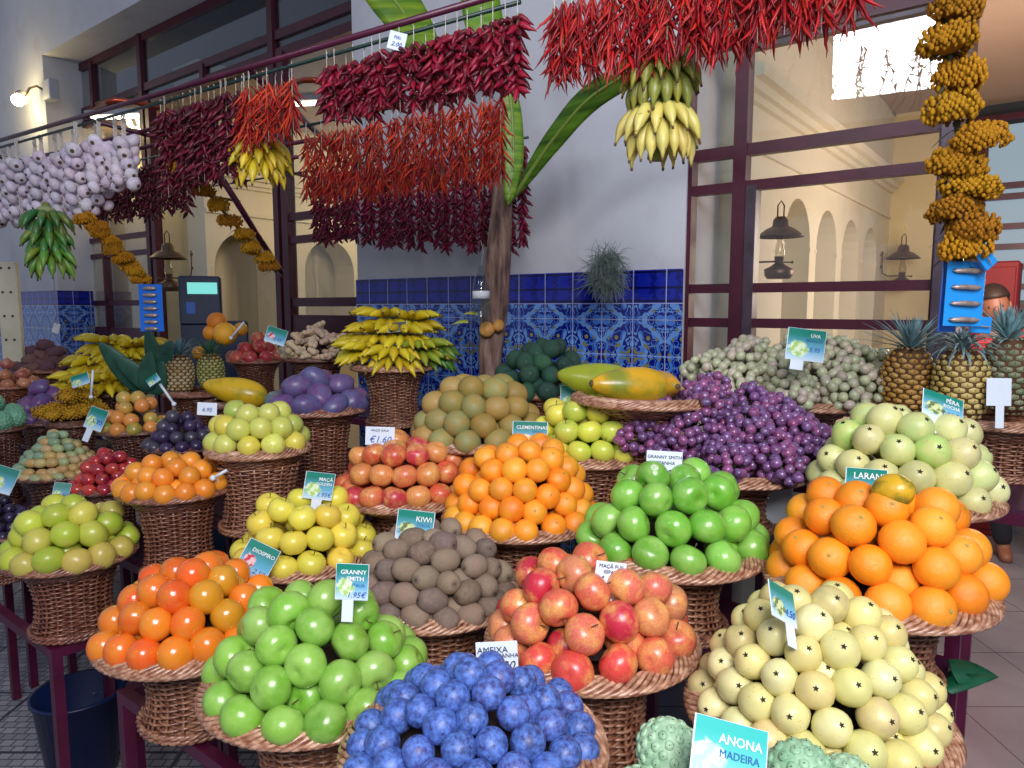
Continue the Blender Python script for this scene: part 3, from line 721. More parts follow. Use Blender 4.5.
basket('wgrape', 718, 884, 416, .21, .16, 'basket with braided rim under the white grapes', k=1.2)
basket('papaya', 572, 722, 413, .18, .16, 'basket under the two large papayas before the tiled wall', k=1.2)
basket('yellow2', 529, 646, 472, .17, .16, 'basket under the yellow apples before the avocados', k=1.03)
basket('avocado', 493, 592, 403, .18, .16, 'basket under the dark green avocados')
basket('gkiwi', 410, 546, 457, .19, .16, 'basket under the brown sapodillas', k=1.16)
basket('redback', 335, 480, 518, .21, .16, 'basket under the blush apples behind the kiwis', k=1.05)
basket('banana', 350, 436, 376, .18, .25, 'tall brown basket under the yellow bananas')
basket('mango', 265, 368, 421, .18, .2, 'brown basket under the purple mangoes', (.8, .7, .7))
basket('ypf', 203, 312, 464, .16, .19, 'brown basket under the pale yellow passion fruits')
basket('opf', 112, 237, 508, .18, .2, 'dark basket under the orange passion fruits', (.75, .65, .68), k=0.96)
basket('lemon', -4, 140, 581, .18, .19, 'dark basket under the pale limes at the left', (.75, .62, .66))
basket('purplepf', 142, 222, 458, .14, .12, 'dark basket under the purple passion fruits', dk2)
basket('tamarillo', 66, 152, 500, .14, .12, 'dark basket under the red tamarillos', dk2, k=0.95)
basket('oval', 6, 108, 487, .16, .12, 'dark basket under the stacked banana passion fruits', dk2, k=1.08)
basket('granadilla', 96, 174, 440, .14, .12, 'dark basket under the speckled granadillas', dk2)
basket('physalis', 44, 104, 432, .12, .12, 'low tray under the dried yellow physalis', dk2, k=0.93)
basket('pmango', 8, 78, 431, .14, .12, 'dark basket under the purple mangoes at the left edge', dk2, k=1.03)
basket('anona2', -30, 28, 437, .13, .12, 'dark basket under the custard apples at the left edge', dk2, k=0.75)
basket('bplum', -46, 44, 548, .16, .16, 'dark basket under the small dark plums at the left edge', dk, k=0.8)
basket('onion', -25, 42, 394, .14, .12, 'brown basket under the onions at the left edge', (.8, .6, .5))
basket('potato', 8, 86, 378, .17, .1, 'brown basket under the sweet potatoes', (.7, .5, .45), k=1.08)
basket('lbanana', 80, 152, 402, .17, .1, 'dark basket under the bananas at the left', dk2)
basket('lpine', 160, 236, 402, .17, .1, 'brown basket under the two pineapples at the left', dk)
basket('pome', 226, 286, 368, .15, .18, 'dark basket under the pomegranates', dk)
basket('ginger', 282, 352, 366, .16, .12, 'dark basket under the ginger roots', dk2)
basket('lpapaya', 200, 262, 413, .14, .1, 'dark tray under the papaya at the left', dk2, k=0.88)
basket('anona', 0, 0, 0, .17, .15, 'basket of custard apples at the bottom edge before the yellow guavas', X=.31, Y=.78, Z=.86)
# --- traced piles -----------------------------------------------------------------------------------
pile('green1', 'gapple', 'green_apple', 'apple', .0375, rgb('#72a832', '#7eb040', '#6ca232', '#8cb852'), 'green apples beside the blue plums',
     A((712, 330), (806, 322), (712, 387), (783, 437), (790, 375), (866, 360), (862, 405), (895, 432), (953, 377), (640, 462), (682, 515), (766, 536), (832, 500), (880, 532), (992, 485), (1004, 430), (590, 598), (667, 630), (765, 643), (875, 640), (975, 600), (575, 530), (1065, 540), (1090, 470)) + B((200, 505), (165, 440)), parts=(('stem', .6), ('eye', 1), ('sticker', .12)), rs=0.97)
pile('persimmon', 'persimmon', 'persimmon', 'persimmon', .0335, named(('#e0641c', 'deep orange persimmon'), ('#ee7f1e', 'bright orange persimmon'), ('#d99322', 'golden orange persimmon'), ('#e05a1c', 'red orange persimmon'), ('#e87a24', 'orange persimmon')), 'persimmons',
     A((418, 262), (472, 248), (540, 240), (425, 300), (485, 300), (572, 275), (518, 272), (345, 340), (370, 368), (422, 377), (506, 368), (592, 352), (645, 328), (690, 292), (550, 335), (300, 425), (320, 452), (390, 460), (474, 459), (556, 442), (628, 410), (665, 382), (312, 390)), orient='up')
pile('yellow1', 'yapple', 'yellow_apple', 'apple', .0365, rgb('#e0d24a', '#e6d550', '#d8cf4c', '#e2c94c'), 'yellow apples left of the kiwis',
     A((795, 100), (865, 98), (935, 88), (757, 92), (800, 52), (985, 112), (728, 158), (780, 165), (845, 157), (915, 150), (966, 148), (710, 112), (755, 230), (828, 224), (910, 217), (705, 222), (985, 205), (900, 55)), orient='up', parts=(('stem', .7), ('eye', 1)))
pile('kiwi', 'kiwi', 'kiwi', 'kiwi', .0262, rgb('#8a7664', '#7c6a5c', '#92806c', '#786860'), 'kiwis',
     B((165, 150), (200, 192), (265, 205), (140, 190), (335, 212), (375, 180), (440, 185), (235, 235), (205, 248), (272, 262), (350, 260), (415, 235), (480, 245), (160, 238), (130, 218), (172, 296), (228, 308), (302, 316), (375, 298), (440, 286), (495, 300), (182, 360), (255, 363), (330, 362), (395, 347), (447, 332), (150, 265), (125, 180), (145, 335), (310, 165), (330, 188), (250, 160), (210, 150)), orient='kiwi', rs=1.1, p=1.5, parts=(('nub', 1),))
pile('redapple', 'rapple', 'red_apple', 'apple', .0375, named(('#cc4a3e', 'striped red apple'), ('#d4705a', 'pink striped apple'), ('#b8283c', 'dark red apple'), ('#d86a4c', 'orange red apple'), ('#cf8a5c', 'yellow streaked apple')), 'striped red apples',
     B((567, 250), (627, 232), (605, 297), (527, 345), (676, 265), (708, 302), (590, 380), (683, 397), (783, 387), (660, 355), (475, 408), (512, 430), (580, 473), (685, 490), (795, 488), (890, 462), (855, 358), (935, 332), (890, 292), (815, 308), (950, 425), (985, 388), (480, 362)), parts=(('stem', .6), ('eye', 1)), rs=0.98)
pile('clem', 'clem', 'clementine', 'clementine', .0305, rgb('#f28a1c', '#f4992a', '#ec8018', '#f0a02c'), 'clementines',
     E((713, 613), (782, 612), (678, 650), (752, 642), (760, 690), (693, 705), (635, 672), (825, 652), (858, 682), (882, 712), (815, 672), (605, 745), (655, 750), (722, 752), (790, 745), (852, 730), (905, 755), (575, 755), (640, 705), (825, 705)) + B((365, 78), (410, 68), (447, 80), (505, 80), (570, 82), (633, 62), (697, 42), (395, 114), (437, 127), (500, 130), (562, 127), (625, 120), (680, 107), (715, 90), (365, 97), (690, 70)), orient='out', parts=(('navel', .3),), p=1.15)
pile('green2', 'gapple', 'green_apple', 'apple', .0385, rgb('#68aa34', '#72b23c', '#7cb848', '#62a430'), 'bright green apples left of the oranges',
     [(599, 531), (620, 546), (650, 553), (686, 557), (722, 557), (752, 546), (620, 508), (640, 518), (671, 526), (707, 527), (732, 519), (745, 508), (656, 493), (687, 496), (716, 493), (633, 481), (696, 477), (655, 490), (717, 490), (628, 500), (600, 515), (765, 532), (757, 522), (672, 480)], parts=(('stem', .5), ('eye', 1), ('sticker', .2)))
pile('orange', 'orange', 'orange', 'orange', .0395, rgb('#f28c14', '#f4951e', '#ee8412', '#f39a26'), 'large oranges',
     C_((525, 50), (495, 102), (440, 92), (578, 124), (692, 128), (765, 87), (640, 92), (772, 112), (860, 157), (615, 62), (445, 177), (520, 202), (633, 212), (758, 217), (835, 197), (912, 218), (363, 192), (385, 237), (440, 264), (530, 292), (655, 312), (777, 315), (862, 292), (912, 264), (425, 132), (825, 110), (680, 62)), orient='out', parts=(('navel', .4),), rs=0.97)
pile('guava', 'guava', 'yellow_guava', 'guava', .0292, named(('#d8d28e', 'pale yellow guava'), ('#d4cc84', 'yellow guava'), ('#dcd69a', 'cream yellow guava'), ('#c9b87c', 'brownish yellow guava')), 'yellow guavas',
     C_((565, 365), (650, 412), (590, 442), (525, 452), (480, 347), (440, 337), (372, 422), (438, 468), (490, 402), (335, 377), (290, 377), (285, 432), (230, 442), (225, 492), (172, 505), (172, 552), (198, 602), (262, 545), (317, 487), (380, 529), (325, 597), (262, 655), (350, 687), (415, 617), (472, 552), (515, 640), (555, 542), (640, 527), (690, 492), (725, 572), (610, 622), (675, 612), (765, 537), (800, 612), (780, 667), (725, 710), (660, 722), (560, 727), (455, 700), (822, 652), (520, 320), (390, 330), (580, 690)), orient='out', parts=(('gcalyx', 1),), p=1.35, rs=0.97)
pile('plum', 'plum', 'blue_plum', 'plum', .0265, rgb('#2c3a78', '#364a8c', '#28346c', '#3c3a7a'), 'blue plums',
     B((370, 515), (465, 542), (280, 532), (270, 605), (358, 582), (330, 645), (418, 640), (450, 592), (508, 632), (540, 547), (590, 582), (615, 655), (550, 690), (660, 602), (690, 662), (225, 582), (210, 642), (275, 715), (370, 720), (460, 715), (180, 692), (130, 672), (115, 722), (600, 752), (645, 735), (505, 762), (190, 755), (100, 765), (700, 722), (325, 770), (410, 775), (390, 545), (310, 565), (640, 560)), orient='rand', p=1.3, parts=(('stem', .0),), rs=0.98)
pile('lemon', 'lemon', 'pale_lime', 'lime', .036, named(('#c6d046', 'yellow green lime'), ('#d0cc58', 'pale yellow lime'), ('#a8be3a', 'greener lime'), ('#c4b455', 'blotchy yellow lime')), 'pale limes at the left',
     A((195, 70), (148, 98), (220, 104), (297, 85), (93, 132), (100, 165), (177, 150), (250, 150), (285, 120), (320, 172), (352, 142), (25, 190), (45, 218), (105, 224), (192, 215), (270, 202), (330, 195), (145, 197)), orient='side', parts=(('stem', .3),))
pile('opf', 'maracuja', 'orange_passion_fruit', 'passion fruit', .0315, rgb('#e8882a', '#ee9630', '#e07a28', '#e6962e'), 'orange passion fruits',
     Fz((412, 700), (452, 678), (500, 665), (572, 665), (452, 710), (527, 700), (605, 690), (642, 675), (375, 755), (435, 765), (485, 752), (562, 750), (625, 745), (685, 718), (665, 742), (360, 735)) + [(137, 497), (158, 500), (184, 499), (208, 492), (125, 490)], orient='rand')
pile('ypf', 'ypf', 'yellow_passion_fruit', 'passion fruit', .0335, named(('#cfd468', 'pale yellow passion fruit'), ('#c4cf62', 'yellow green passion fruit'), ('#dccf52', 'bright yellow passion fruit'), ('#b0c25a', 'greener passion fruit')), 'yellow passion fruits',
     Fz((700, 517), (752, 525), (808, 527), (662, 548), (683, 562), (720, 570), (778, 570), (832, 560), (868, 548), (635, 605), (678, 612), (747, 615), (818, 608), (882, 603), (908, 578), (845, 525), (650, 580)), orient='rand')
pile('gguava', 'guava', 'green_guava', 'guava', .0365, named(('#c2d088', 'pale green guava'), ('#d0d494', 'yellowish green guava'), ('#aac86e', 'brighter green guava'), ('#c8c88a', 'speckled green guava')), 'green guavas',
     D((600, 470), (655, 482), (740, 455), (700, 445), (850, 475), (715, 512), (795, 512), (862, 505), (618, 525), (685, 555), (758, 565), (832, 565), (898, 555), (870, 460), (562, 570), (530, 560), (540, 520), (880, 615), (935, 605), (960, 590), (820, 620), (575, 510), (690, 435), (640, 440)) , orient='out', parts=(('gcalyx', 1),), p=1.5)
pile('redback', 'rapple', 'blush_apple', 'apple', .0345, named(('#d2603e', 'red blush apple'), ('#dc9450', 'yellow blush apple'), ('#c03a48', 'dark red blush apple'), ('#d8764a', 'orange blush apple')), 'blush apples behind the kiwis',
     E((237, 612), (278, 650), (340, 660), (410, 655), (212, 690), (248, 705), (305, 715), (375, 715), (442, 710), (500, 700), (470, 640), (505, 620), (550, 685), (195, 735), (235, 752), (350, 600), (525, 745)) + [(352, 485), (372, 491), (395, 496), (416, 496), (438, 490), (458, 484), (345, 472), (470, 476)], orient='up')
pile('yellow2', 'yapple', 'yellow_apple', 'apple', .0345, rgb('#c8d44e', '#d4d650', '#bccf50', '#dcd250'), 'yellow green apples before the avocados',
     E((822, 490), (830, 520), (885, 528), (948, 528), (800, 560), (862, 575), (930, 575), (990, 578), (968, 495), (1000, 510), (838, 620), (905, 630), (970, 630), (1020, 632), (1040, 590), (1050, 530), (1065, 620), (790, 600)), orient='up', parts=(('stem', .7),))
pile('gkiwi', 'gkiwi', 'sapodilla', 'sapodilla', .0335, rgb('#8f8448', '#96803f', '#8a8a54', '#a0884a'), 'brown sapodillas',
     E((550, 438), (512, 467), (577, 478), (635, 472), (700, 470), (472, 505), (520, 510), (582, 522), (642, 512), (705, 512), (452, 540), (478, 555), (530, 560), (597, 568), (660, 560), (425, 577), (460, 598), (518, 605), (582, 612), (645, 605), (710, 550), (745, 500), (670, 440), (610, 440), (745, 540)), orient='side')
# --- tiered piles further off ------------------------------------------------------------------------
pile('avocado', 'avocado', 'avocado', 'avocado', .0345, rgb('#1f4a38', '#1a4034', '#2a5a3c'), 'dark green avocados', top=342, orient='rand', ext=1.2, p=1.7, rs=1.0)
pile('mango', 'mango', 'purple_mango', 'mango', .042, named(('#6a3c74', 'violet mango'), ('#7c3c6a', 'pinkish purple mango'), ('#5c6e5c', 'grey green mango'), ('#544478', 'bluish purple mango')), 'purple mangoes', top=366, orient='side', dens=.95)
pile('purplepf', 'purple', 'purple_passion_fruit', 'passion fruit', .0248, rgb('#2f2444', '#382a4e', '#42404c'), 'purple passion fruits', top=409, ext=1.05)
pile('tamarillo', 'tamarillo', 'tamarillo', 'tamarillo', .0225, rgb('#a82432', '#8c1c34', '#b83a34', '#a43048'), 'red tamarillos', top=446, orient='side', ext=1.05)
pile('oval', 'oval', 'banana_passion_fruit', 'passion fruit', .0165, rgb('#c8a878', '#a8b080', '#8aa488', '#c0985e'), 'banana passion fruits', top=432, orient='stack', ext=1.05)
pile('granadilla', 'granadilla', 'granadilla', 'granadilla', .0285, named(('#d08a4a', 'orange speckled granadilla'), ('#b8a452', 'yellowish granadilla'), ('#8c9c44', 'greenish granadilla')), 'speckled granadillas', top=391, ext=1.05)
pile('pmango', 'mango', 'purple_mango', 'mango', .036, named(('#7a3f86', 'violet mango'), ('#8c3f74', 'pinkish purple mango')), 'mangoes at the left edge', top=384, orient='side')
pile('bplum', 'purple', 'dark_plum', 'plum', .023, rgb('#2a2444', '#33284a', '#241f38'), 'dark plums at the left edge', top=497)
pile('onion', 'onion', 'onion', 'onion', .031, rgb('#b06a4a', '#c08a64', '#a8585c'), 'onions', top=364, orient='up')
pile('potato', 'potato', 'sweet_potato', 'sweet potato', .03, rgb('#6e4a4c', '#64444e', '#7a5650'), 'sweet potatoes', top=346, orient='side')
pile('ginger', 'ginger', 'ginger_root', 'ginger', .026, rgb('#dcc4a0', '#d0b898', '#c4ac98'), 'ginger roots', top=325, orient='up', mesh=GING, ext=1.1)
pile('pome', 'pome', 'pomegranate', 'pomegranate', .0375, rgb('#b03a3c', '#c05a4c', '#a8303c'), 'pomegranates', top=333, orient='toward')
# ---------------------------------------------------------------- stepped stand of purple-red steel
def pq(u, q, z): return W0 + UV * u + NV * q + Vector((0, 0, z))
M_shelf = plain('dark_plum_shelf_board', '#3a1230', .45, nz=.25, scale=9)
def bench(u0, u1, q0, q1, z, label, board=True, legs=None):
    """frame of square tube along the wall direction, boards on top, legs to the floor"""
    o = place('display_bench', None, W0, (0, 0, WROT)); tag(o, label, 'display stand', 'steel benches of the stepped stand')
    t = .028; e = .006
    for q in (q0, q1):
        g = G(); g.box((u0, -q - t / 2, z - t - e), (u1, -q + t / 2, z - e)); place('rail', g.mesh('rail', M_red), parent=o)
    n = max(1, round((u1 - u0) / .9))
    for k in range(n + 1):
        u = u0 + t / 2 + (u1 - u0 - t) * k / n
        g = G(); g.box((u - t / 2, -q1 + t / 2, z - t - e), (u + t / 2, -q0 - t / 2, z - e)); place('cross_bar', g.mesh('cross_bar', M_red), parent=o)
        for q in (q0, q1):
            g = G(); g.box((u - t / 2, -q - t / 2, 0), (u + t / 2, -q + t / 2, z - t - e)); place('leg', g.mesh('leg', M_red), parent=o)
    if board:
        g = G(); g.box((u0, -q1 + t / 2, z - e), (u1, -q0 - t / 2, z)); place('shelf_board', g.mesh('shelf_board', M_shelf), parent=o)
    return o
bench(-.17, 1.49, 1.79, 2.0, .665, 'lowest purple-red steel bench under the front baskets', board=False)
bench(-1.7, -.58, 1.79, 2.0, .64, 'low purple-red steel bench under the pale limes at the left', board=False)
bench(-.19, 1.48, 1.41, 1.72, .72, 'second purple-red steel bench under the red apples and kiwis')
bench(-2.5, -.22, 1.56, 1.71, .78, 'purple-red steel bench under the orange passion fruits at the left')
bench(-.19, 1.48, 1.05, 1.36, .87, 'third purple-red bench under the clementines and oranges')
bench(-3.3, -.22, 1.27, 1.52, .91, 'purple-red bench under the passion fruits and granadillas at the left')
bench(-3.3, -.22, 1.04, 1.22, .87, 'purple-red bench under the purple mangoes')
bench(-3.6, 1.49, .70, 1.0, .975, 'fourth purple-red bench under the red grapes and green guavas')
bench(-2.05, 1.75, .16, .62, 1.10, 'rearmost purple-red bench under the bananas, avocados and pineapples')
# ---------------------------------------------------------------- single heaped fruit: pears of the far stalls, grapes, papayas, pineapples
def solo(name, me, cat, label, loc, rot, sc, col, group=None):
    o = place(name, me, loc, rot, sc, color=col); return tag(o, label, cat, group)
def papaya_mesh():
    g = G(); pr = []
    for i in range(17):
        t = PI * i / 16; x = math.cos(t); pr.append((max(1e-4, math.sin(t) ** .8 * (.44 + .13 * -x - .05 * x * x)), x))
    g.lathe(pr, 22, fn=lobes(5, .025)); g.f = [f[::-1] for f in g.f]; return g.mesh('papaya', M['papaya'])
me_pap = papaya_mesh()
def pap_stem():
    g = G(); g.lathe([(.0001, 1.015), (.05, 1.02), (.075, 1.0), (.08, .97)], 12); return g.mesh('stem_scar', M_stem)
me_ps = pap_stem()
def papaya(px, py, Y, L, v, label, col='#d08a1c'):
    o = solo('papaya', me_pap, 'papaya', label, at(px, py, Y), q_toward(v).to_euler(), L / 2, hexc(col), 'papayas'); place('stem_scar', me_ps, parent=o); return o
by = BK['papaya']['c']
papaya(630, 386, by.y - .06, .25, (-.95, -.35, .1), 'ripe orange papaya in the middle of the basket before the tiles', '#d0a01c')
papaya(598, 381, by.y + .05, .25, (-1, .15, .15), 'greener papaya behind, next to the avocados', '#8f9a24')
papaya(662, 386, by.y - .0, .2, (.25, -1, .1), 'round-ended orange papaya at the right of its basket by the window', '#cf941c')
papaya(235, 391, BK['lpapaya']['c'].y - .02, .27, (-1, -.05, .22), 'yellow and green papaya lying before the left pineapples', '#d8b01e')
# pineapples
def pineapple_fruit(seed, c):
    rr = random.Random(seed); g = G(); Hh = 1.25
    pr = [(max(.001, math.sin(PI * i / 14) ** .55 * .8), -Hh * math.cos(PI * i / 14)) for i in range(15)]
    g.lathe(pr, 24, mi=1)
    n = 12; rows = 14
    for r in range(rows):
        z = -Hh * .93 + 2 * Hh * .93 * r / (rows - 1); rad = (1 - min(1, abs(z / Hh)) ** 2.6) ** .5 * .82 if abs(z) < Hh else 0
        rad = max(.25, rad)
        for k in range(n):
            a = 2 * PI * (k + .5 * (r % 2)) / n; s = rad * .235
            cx, cy = math.cos(a), math.sin(a); P = []
            T = Vector((-cy, cx, 0)); Nn = Vector((cx, cy, .35 * z / Hh)).normalized(); U_ = Nn.cross(T) * -1
            o = Vector((rad * cx, rad * cy, z))
            for j in range(6):
                b = 2 * PI * j / 6 + PI / 6; P.append(o + T * math.cos(b) * s + Vector((0, 0, 1)) * math.sin(b) * .105)
            for j in range(6):
                b = 2 * PI * j / 6 + PI / 6; P.append(o + Nn * .07 + T * math.cos(b) * s * .62 + Vector((0, 0, 1)) * math.sin(b) * .065)
            P.append(o + Nn * .085 + Vector((0, 0, .02))); P.append(o + Nn * .06)
            f = [(j, (j + 1) % 6, 6 + (j + 1) % 6, 6 + j) for j in range(6)] + [(6 + j, 6 + (j + 1) % 6, 12) for j in range(6)]
            g.add(P, f, 0, True)
            g.tube([o + Nn * .07, o + Nn * .13 + Vector((0, 0, .06))], [.02, .004], 4, mi=1)
    return g.mesh('pineapple', [fruit('pineapple_scale_%d' % seed, c, .6, 1.6, .4, .6, rough=.5, coat=.1, speck='#5c4a28', sps=14, spth=.68), M_pinegap])
M_pinegap = plain('pineapple_groove', '#5a3a22', .8)
def leaf_strip(g, base, d, up, L, w, curl, mi=0, n=6, fold=.25):
    d = Vector(d).normalized(); up = Vector(up).normalized(); side = d.cross(up).normalized(); P = []
    p = Vector(base)
    for i in range(n + 1):
        t = i / n; ww = w * (1 - t ** 1.6) * (.75 + .5 * t if t < .5 else 1) + .0005
        P += [p - side * ww + up * ww * fold, p.copy(), p + side * ww + up * ww * fold]
        dd = (d * math.cos(curl * t) - up * math.sin(curl * t)) if True else d
        p = p + dd * (L / n)
    m = len(P); P2 = [q - up * w * .09 for q in P]
    f = []
    for i in range(n):
        for j in (0, 1):
            a = i * 3 + j; f.append((a, a + 1, a + 4, a + 3)); f.append((m + a + 3, m + a + 4, m + a + 1, m + a))
        f.append((i * 3, i * 3 + 3, m + i * 3 + 3, m + i * 3)); f.append((i * 3 + 2, m + i * 3 + 2, m + i * 3 + 5, i * 3 + 5))
    g.add(P + P2, f, mi, True)
def crown_mesh(seed, col, c2, n=46, L=.95, droop=False):
    n = int(n * 1.5); L *= 1.75
    rr = random.Random(seed); g = G()
    for k in range(n):
        t = k / n; a = k * 2.4; el = .1 + 1.3 * t ** .8; r0 = .22 * (1 - t)
        d = Vector((math.cos(a) * math.cos(el), math.sin(a) * math.cos(el), math.sin(el)))
        up = Vector((-math.cos(a) * math.sin(el), -math.sin(a) * math.sin(el), math.cos(el)))
        leaf_strip(g, (r0 * math.cos(a), r0 * math.sin(a), 1.15 + .3 * t), d, up, L * rr.uniform(.7, 1.05) * (.6 + .5 * math.sin(PI * min(1, t + .25))), .085, (-.35 if not droop else 1.1) + .9 * (1 - t) + rr.uniform(-.2, .2))
    g.tube([(0, 0, 1.1), (0, 0, 1.5)], .16, 8)
    return g.mesh('crown', plain('pineapple_leaf_%d' % seed, col, .5, nz=.45, scale=3, spec=.4))
def pineapple(px, py, Y, r, seed, c1, c2, label, crown='#7c98a0', lean=(0, 0), n=46, L=.95, droop=False):
    zb = None
    o = solo('pineapple', pineapple_fruit(seed, c2), 'pineapple', label, at(px, py, Y), (lean[0], lean[1], seed), r, hexc(c1), 'pineapples')
    place('crown', crown_mesh(seed, crown, None, n, L, droop), parent=o); return o
py_ = BK['pine']['c'].y
pineapple(907, 381, 2.13, .083, 1, '#b08030', '#c29a58', 'brownish pineapple leftmost of the three at the right window', '#6f8f94', (.05, -.06))
pineapple(961, 386, 2.0, .083, 2, '#b8a050', '#c8b87c', 'golden pineapple with a drooping crown behind the green price card', '#71898c', (0, .03), 50, .85, True)
pineapple(1008, 376, 2.1, .09, 3, '#6f7a5a', '#a0a284', 'grey green pineapple behind the white card at the right edge', '#7aa2a6', (.02, .04))
pineapple(179, 375, BK['lpine']['c'].y - .05, .08, 4, '#a8905c', '#c8bc98', 'taller pineapple beside the cactus pads at the left', '#5f8290', (0, -.03), 46, .8)
pineapple(211, 372, BK['lpine']['c'].y - .03, .072, 5, '#8a9448', '#b8b878', 'greener smaller pineapple above the left papaya', '#3f6a52', (0, .04), 40, .85)
# nopal pads / big dark green leaves
def pad(px, py, Y, L, w, ang, label, lean=.2):
    g = G(); pr = []
    g.ball((0, 0, 0), 1, 14, 12, sc=(w, w * .22, L), fn=lambda p: Vector((p.x * (1 - .35 * (p.z / L)), p.y, p.z)))
    o = solo('agave_leaf', g.mesh('agave_leaf', M_pad), 'leaf', label, at(px, py, Y), (lean, ang, 0), 1, (1, 1, 1), 'thick dark green leaves')
M_pad = plain('dusty_green_leaf', '#2c5a4a', .5, nz=.35, scale=14)
Yp = BK['lpine']['c'].y - .12
for (px, py, L, w, ang, lb) in ((122, 367, .15, .055, -.62, 'large dark green leaf leaning left before the bananas'), (137, 374, .13, .05, -.8, 'dark green leaf lying below the large leaf'), (148, 371, .1, .045, .25, 'short upright green leaf in the middle of the clump'), (153, 352, .12, .04, -.08, 'narrow green leaf standing tallest in the clump'), (164, 356, .09, .045, .6, 'green leaf leaning right towards the pineapple'), (158, 378, .09, .045, .4, 'low rounded green leaf beside the pineapple')):
    pad(px, py, Yp + R_.uniform(-.04, .06), L, w, ang, lb)
# loose fruit on other things
o = solo('cut_mango', fm('cut_mango', lambda t: (math.sin(t), math.cos(t) * 1.2), fruit('green_orange_mango_skin', '#5d6a22', .9, .9, .46, .6, rough=.35, coat=.2)), 'mango', 'cut green and yellow mango resting on the oranges', at(893, 491, 1.27), (1.2, .5, .3), .032, hexc('#cfa21c'))
g = G(); g.lathe([(.0001, .0), (.62, .0), (.66, -.05)], 20); place('cut_face', g.mesh('cut_face', plain('bright_mango_flesh', '#f2c02a', .35)), (.0, -.62, -.55), (1.9, 0, 0), .7, parent=o)
for (px, py, Y, r, c, lb) in ((217, 322, 3.62, .05, '#e8821c', 'large orange standing above the left pineapples'), (225, 334, 3.5, .058, '#f2b02a', 'golden yellow citrus below the large orange'), (199, 353, 3.62, .036, '#e9a422', 'small yellow orange between the two left pineapples'), (211, 333, 3.6, .04, '#e8921f', 'orange half hidden by the pineapple crown'), (241, 329, 3.68, .035, '#dfa030', 'small yellow citrus before the pomegranates')):
    solo('orange', me_fruit['orange'], 'orange', lb, at(px, py, Y), (1, .4, px), r, hexc(c), 'citrus above the left pineapples')
# custard apples
def anona_mesh(seed):
    g = G(); g.ball((0, 0, 0), 1, 26, 20, fn=lambda p: p * (1 + .10 * mnoise.noise(p * 1.2 + Vector((seed, 0, 0)))))
    rr = random.Random(seed); n = 90
    for k in range(n):
        z = 1 - 2 * (k + .5) / n; a = k * 2.39996; q = Vector((math.sqrt(1 - z * z) * math.cos(a), math.sqrt(1 - z * z) * math.sin(a), z))
        q2 = q * (1 + .10 * mnoise.noise(q * 1.2 + Vector((seed, 0, 0)))); s = .17
        g.ball(q2 * .97, s, 7, 5, sc=(1, 1, 1), fn=lambda p, q=q: p - q * p.dot(q) * .55)
        g.ball(q2 * 1.05, .022, 5, 3, mi=1)
    return g.mesh('custard_apple', [M['anona'], M_calyx])
AN = [anona_mesh(1), anona_mesh(7)]
for i, (px, py, Y, r, lb) in enumerate(((667, 750, .80, .037, 'large pale green custard apple left of the ANONA card'), (802, 778, .79, .042, 'custard apple behind the ANONA card at the bottom edge'), (846, 786, .83, .036, 'custard apple rightmost under the yellow guavas'), (722, 800, .77, .042, 'custard apple hidden behind the ANONA card'), (640, 800, .76, .036, 'custard apple low at the left below the red apples'), (760, 812, .70, .042, 'custard apple below the ANONA card'))):
    solo('custard_apple', AN[i % 2], 'custard apple', lb, at(px, py, Y), (i, .5 * i, 0), r, hexc('#a2c4a0' if i % 2 == 0 else '#8fb894'), 'custard apples at the bottom edge')
ca = BK['anona2']
for i, (dx, dy, dz) in enumerate(((-.04, -.05, .03), (.05, -.05, .03), (-.02, -.0, .1), (.07, .0, .04), (-.09, .0, .03), (.02, .06, .05))):
    solo('custard_apple', AN[i % 2], 'custard apple', ['green custard apple in front at the left edge', 'green custard apple beside the left mangoes', 'green custard apple topmost at the left edge', 'green custard apple at the right of the left-edge basket', 'green custard apple at the far left frame edge', 'green custard apple behind the others at the left edge'][i], ca['c'] + Vector((dx, dy, dz)), (i, i, 0), .042, hexc('#6fa88a'), 'custard apples at the left edge')
